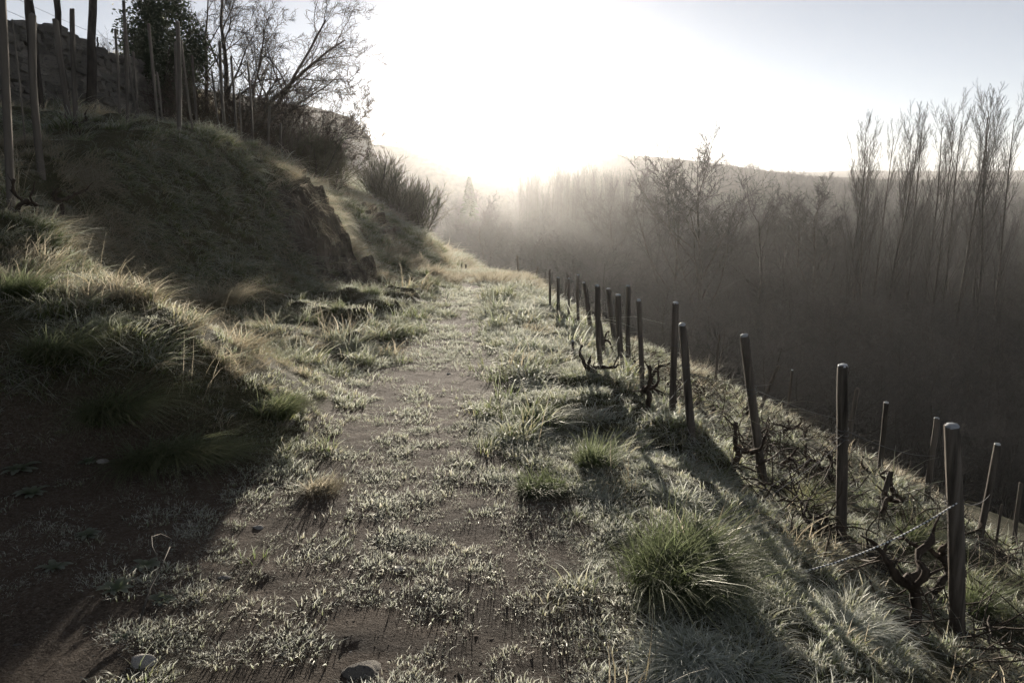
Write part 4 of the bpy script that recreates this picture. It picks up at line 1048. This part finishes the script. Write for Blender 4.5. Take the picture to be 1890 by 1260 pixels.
pstone(622, 1122, 12, 'tiny pale stone left of the path middle', 3, flat=.9)
pstone(190, 852, 24, 'half buried stone on the dark bare bank', 1, flat=.7)
pstone(120, 1003, 20, 'dull stone in the dark left foreground', 4, 'stone', .8)
pstone(828, 690, 9, 'small white stone in the middle of the path', 0, flat=.8)
pstone(30, 1195, 30, 'rounded dark stone near the bottom left corner', 5, 'stone', .7)
# mound of earth and cut grass behind the nearest post
pstone(1605, 1035, 118, 'dark clod of earth between the two nearest posts', 2, 'mortar', .7, .4)

# ------------------------------------------------------------------ tussocks
def tussock(px, py, wpx, hpx, label, seed, m='tuss', lean=(.2, -.1), n=1300, droop=1.1, width=.0052):
    p, d = hit(px, py); s = wpx * d / FPX / 2; hh = hpx * d / FPX
    rnd = random.Random(seed * 31); Vs, Fs, hs_, rs_ = [], [], [], []; b = 0
    for j in range(8):
        a = rnd.uniform(0, 6.283); q = rnd.random() ** .6 * s * .6; ln = (lean[0] + rnd.uniform(-.35, .35), lean[1] + rnd.uniform(-.35, .35))
        V, F, hv, rv = blades(int(n * .16), s * rnd.uniform(.25, .5), hh * rnd.uniform(.5, 1.0), width, 4, ln, droop * rnd.uniform(.7, 1.3), .95, .6, seed * 10 + j, .7)
        V = V + np.array([math.cos(a) * q, math.sin(a) * q, 0])
        Vs.append(V); Fs.append(F + b); hs_.append(hv); rs_.append(np.clip(rv * .7 + rnd.uniform(0, .3), 0, 1)); b += len(V)
    me = mesh_from('grass_tussock', np.concatenate(Vs), np.concatenate(Fs), {'h': np.concatenate(hs_), 'r': np.concatenate(rs_)})
    o = obj('grass_tussock', me, M[m], None, (p.x, p.y, p.z - .02)); tag(o, label, 'tussock', 'big grass tussocks')
tussock(1245, 1055, 260, 130, 'biggest green tussock, round and drooping, right of the path', 1, n=2600, lean=(.08, -.18))
tussock(985, 775, 100, 45, 'low shaggy tussock at the right path edge', 2)
tussock(1085, 860, 90, 75, 'upright spiky green tussock right of the path', 3, lean=(.05, 0), droop=.6, n=700)
tussock(1000, 905, 100, 50, 'flattened dark tussock left of the biggest one', 4, n=800, lean=(-.1, -.2))
tussock(300, 850, 150, 80, 'long green tussock hanging down the near left bank', 5, n=1700, lean=(.45, -.4))
tussock(375, 845, 90, 65, 'bright tussock at the tip of the left bank', 6, n=1000, lean=(.5, -.3))
tussock(220, 760, 150, 85, 'dark tussock above the bare earth at the left', 7, n=1300, lean=(.4, -.5))
tussock(100, 650, 150, 80, 'tussock on the shaded bank near the left edge', 8, n=1300, lean=(.45, -.4))
tussock(25, 545, 100, 75, 'spiky tussock at the left edge of the picture', 9, n=800, lean=(.3, -.3), droop=.8)
tussock(590, 905, 70, 45, 'small straw tussock at the left edge of the path', 10, 'straw', n=600)
tussock(500, 760, 90, 60, 'green tussock beside the pointed stone', 11, n=800, lean=(.3, -.1))
tussock(390, 560, 130, 70, 'straw coloured tuft hanging from the mound', 12, 'straw', n=900, lean=(.6, -.4))
tussock(1480, 935, 60, 60, 'tuft between second and third nearest posts', 13, n=500)
tussock(1690, 1000, 90, 60, 'dark tuft beyond the striped cord', 14, n=700)
tussock(1800, 1130, 90, 90, 'upright frosty tuft right of the nearest post', 15, n=700, droop=.7)
tussock(1560, 1150, 150, 60, 'frost covered tuft left of the nearest post', 16, 'frost', n=1100, lean=(-.1, -.2))
tussock(1300, 1225, 280, 70, 'broad frost covered tuft at the bottom right', 17, 'frost', n=2200, lean=(-.1, -.25))
tussock(1660, 860, 110, 75, 'reddish tall dry tuft by the slim frost-capped stake', 18, 'straw', n=500, lean=(.2, 0), droop=.3)
tussock(1280, 700, 70, 45, 'dry tall tuft behind the dark fourth post', 19, 'straw', n=400, droop=.4)

# weeds: frosted leaf rosettes in the dark left foreground
def rosette(px, py, wpx, label, seed):
    p, d = hit(px, py); s = wpx * d / FPX / 2; V, F, hv, rv = [], [], [], []; rnd = random.Random(seed); b = 0
    for k in range(15):
        a = k * 2.4 + rnd.uniform(-.2, .2); L = s * rnd.uniform(.6, 1.1); e = rnd.uniform(.25, .9)
        for q in range(5):
            t = q / 4; w = L * .2 * math.sin(math.pi * (.12 + .8 * t)) ; r_ = L * t; z = L * e * (t - .75 * t * t) + .004
            for sg in (-1, 0, 1):
                V.append((math.cos(a) * r_ - math.sin(a) * w * sg, math.sin(a) * r_ + math.cos(a) * w * sg, z + (.15 * w if sg else 0))); hv.append(t); rv.append(rnd.random() * .2 + .4)
            if q < 4:
                for c in (0, 1): i = b + q * 3 + c; F.append((i, i + 1, i + 4, i + 3))
        b += 15
    o = obj('weed_rosette', mesh_from('weed_rosette', V, F, {'h': hv, 'r': rv}, True), M['weed'], None, p); tag(o, label, 'weed', 'leafy weeds on the dark earth')
for k, (px, py, w, lab) in enumerate([(35, 868, 70, 'pale leafy weed at the left edge'), (60, 912, 60, 'spiky grey rosette below the pale leafy weed'), (165, 855, 40, 'small weed beside the half buried stone'), (270, 1045, 60, 'dark flat weed in the shaded earth'), (215, 1090, 70, 'broad weed patch left of the curled twig'), (300, 1110, 55, 'weed with buds near the curled twig'), (100, 1050, 60, 'weed in the darkest left foreground'), (222, 1180, 40, 'bright green sprout above the bottom left stone'), (160, 990, 50, 'weed halfway up the dark earth')]):
    rosette(px, py, w, lab, 40 + k)
# dry curled twig on the dark earth
tb = TB(); pp = [hit(a, b)[0] for a, b in ((258, 1160), (278, 1110), (303, 1075), (318, 1055))]; o0 = pp[0].copy()
tb.tube([p - o0 + Vector((0, 0, .02 + .03 * k)) for k, p in enumerate(pp)], [.005, .004, .002, .002], 5)
pp2 = [hit(a, b)[0] for a, b in ((303, 1075), (285, 1050), (284, 1030), (300, 1018), (330, 1025), (360, 1022))]
tb.tube([p - o0 + Vector((0, 0, .08 + .02 * math.sin(k))) for k, p in enumerate(pp2)], [.002, .003, .0025, .0025, .002, .0015], 5)
tag(obj('dry_twig', tb.mesh('dry_twig'), M['stake'], None, o0), 'dry curled twig lying on the shaded earth', 'twig')

# ------------------------------------------------------------------ the valley wood
def vtree(mt, mc, px, d, toppy, ht, label, name, group, cat='tree', rz=0.0, wide=1.0):
    """a tree of native height ht at distance d, its top seen near row toppy"""
    top = at(px, toppy, d); z = h1(top.x, top.y); s = (top.z - z) / ht * 1.06
    o = tree(name, mt, mc, (top.x, top.y, z), label, cat, group, rz, 1.0, 'bark', 'ftwig'); o.scale = (s * wide, s * wide, s); return o
PO = [tree_meshes('poplar', POPLAR, 800 + k) for k in range(4)]
RO = [tree_meshes('round_tree', ROUND, 820 + k) for k in range(3)]
WD = [tree_meshes('wood_tree', WOODT, 840 + k) for k in range(5)]
def zmax(me): return max(v.co.z for v in me.vertices)
POH = [zmax(m[1]) for m in PO]; ROH = [zmax(m[1]) * .97 for m in RO]; WDH = [zmax(m[1]) for m in WD]
words = ['first', 'second', 'third', 'fourth', 'fifth', 'sixth', 'seventh', 'eighth', 'ninth', 'tenth', 'eleventh', 'twelfth', 'thirteenth', 'fourteenth']
PP = [(1885, 172, 92), (1858, 178, 88), (1838, 170, 98), (1812, 186, 90), (1790, 188, 100), (1762, 190, 88), (1742, 205, 104), (1712, 215, 94), (1690, 208, 100), (1668, 216, 92), (1645, 222, 98), (1622, 226, 92), (1603, 236, 100), (1588, 248, 95)]
for k, (px, ty, d) in enumerate(PP):
    vtree(*PO[k % 4], px, d, ty, POH[k % 4], '%s bare poplar counting from the right picture edge' % words[k], 'poplar_tree', 'tall bare poplars at the right', rz=k * 1.3, wide=1.0 + .12 * math.sin(k * 2.3))
for k, (px, ty, d, lab) in enumerate([(1322, 262, 84, 'tall bare tree with the highest crown of the valley pair'), (1245, 272, 88, 'bare spreading tree, left one of the valley pair'), (1420, 325, 105, 'rounded bare tree right of the valley pair'),
        (1530, 335, 110, 'bare tree left of the poplars'), (1475, 345, 120, 'low bare tree in the dip before the distant plateau'), (900, 345, 190, 'hazy round tree at the left end of the wood'), (1140, 345, 150, 'hazy bare tree left of the valley pair')]):
    vtree(*RO[k % 3], px, d, ty, ROH[k % 3], lab, 'bare_valley_tree', 'bare trees rising from the valley wood', rz=k * 2.1, wide=1.15)
# conifer in the haze
tb, cb = TB(), TB(); rnd = random.Random(3); tb.tube([(0, 0, -.5), (0, 0, 6), (0, 0, 12)], [.25, .15, .03], 6)
for k in range(420):
    t = rnd.random() ** .8; z = 1.5 + 10.4 * t; a = rnd.uniform(0, 6.28); L = (1 - t) * 2.9 + .25; e = Vector((math.cos(a), math.sin(a), -.18))
    cb.tube([(0, 0, z), e * L * .6 + Vector((0, 0, z + .1)), e * L + Vector((0, 0, z))], [.22, .16, .03], 4)
p = at(866, 330, 240); p.z = h1(p.x, p.y); top = at(866, 327, 240).z
o = tree('conifer', tb.mesh('conifer_trunk'), cb.mesh('conifer_crown'), p, 'small pointed conifer in the haze beyond the path', 'tree', None, 0, (top - p.z) / 12, 'bark', 'leaf')

# the mass of the wood
WK = [(m[1], M['ftwig']) for m in WD] + [(m[0], M['bark']) for m in WD]
wp, wr, ws, wi = [], [], [], []
g = np.random.default_rng(12)
def wood(x, y, kset, hs):
    z = H(x, y)
    for i in range(len(x)):
        k = int(g.choice(kset)); s = hs[i] / WDH[k]; rz = g.uniform(0, 6.28)
        w = s * g.uniform(.8, 1.15)
        for q in (k, k + 5):
            wp.append((x[i], y[i], z[i])); wr.append((0, 0, rz)); ws.append((w, w, s)); wi.append(q)
n = 2600; y = 42 + 330 * g.uniform(0, 1, n) ** 1.5; x = g.uniform(-.08, .95, n) * y + g.normal(0, 4, n)
z = H(x, y); k = (z < np.interp(y, [40, 60, 100, 200], [-13, -13, -14, -15])) & (x > np.interp(y, [40, 70, 120, 200, 380], [14, 9, -3, -20, -38])); x, y = x[k], y[k]
hs = g.uniform(7.5, 12.5, len(x)) + 2.0 * fbm(x * .03, y * .03, 9) + np.interp(y, [40, 80, 150], [-4, 0, 1.5]) - 2.2 * sm(.12, .3, x / y)
wood(x, y, [0, 1, 2, 3, 4], hs)
print('wood', len(x))
# ridge-top trees far away
for (y0_, xs0, xs1, m_) in ((450, -170, -5, 60), (620, 8, 190, 90), (1290, 150, 700, 90), (520, 60, 300, 160), (400, 0, 300, 240)):
    x = g.uniform(xs0, xs1, m_); y = y0_ + g.uniform(-12, 12, m_); wood(x, y, [0, 1, 2, 3, 4], g.uniform(2.5, 5, m_) if y0_ in (450, 620, 1290) else g.uniform(9, 14, m_))
scatter('woodland', WK, wp, wr, ws, wi, 'bare brown wood filling the valley')
# pale poplar belt in the haze behind the wood
PK = [(m[1], M['ftwig']) for m in PO] + [(m[0], M['bark']) for m in PO]; wp, wr, ws, wi = [], [], [], []
for k in range(90):
    px = g.uniform(960, 1215); d = 255 + g.uniform(-14, 14); t = at(px, 305 + g.uniform(-8, 14) + abs(px - 1080) * .04, d); zz = h1(t.x, t.y); q = int(g.integers(0, 4)); s = (t.z - zz) / POH[q]; rz = g.uniform(0, 6.28)
    for w in (q, q + 4): wp.append((t.x, t.y, zz)); wr.append((0, 0, rz)); ws.append((s, s, s)); wi.append(w)
scatter('poplar_belt', PK, wp, wr, ws, wi, 'pale belt of hazy poplars behind the wood')
print('TRIS', sum(len(o.data.loop_triangles) or sum(len(p.vertices) - 2 for p in o.data.polygons) for o in {q.data: q for q in S.objects if q.type == 'MESH'}.values()), {o.name: len(o.data.polygons) for o in S.objects if o.type == 'MESH' and len(o.data.polygons) > 30000})
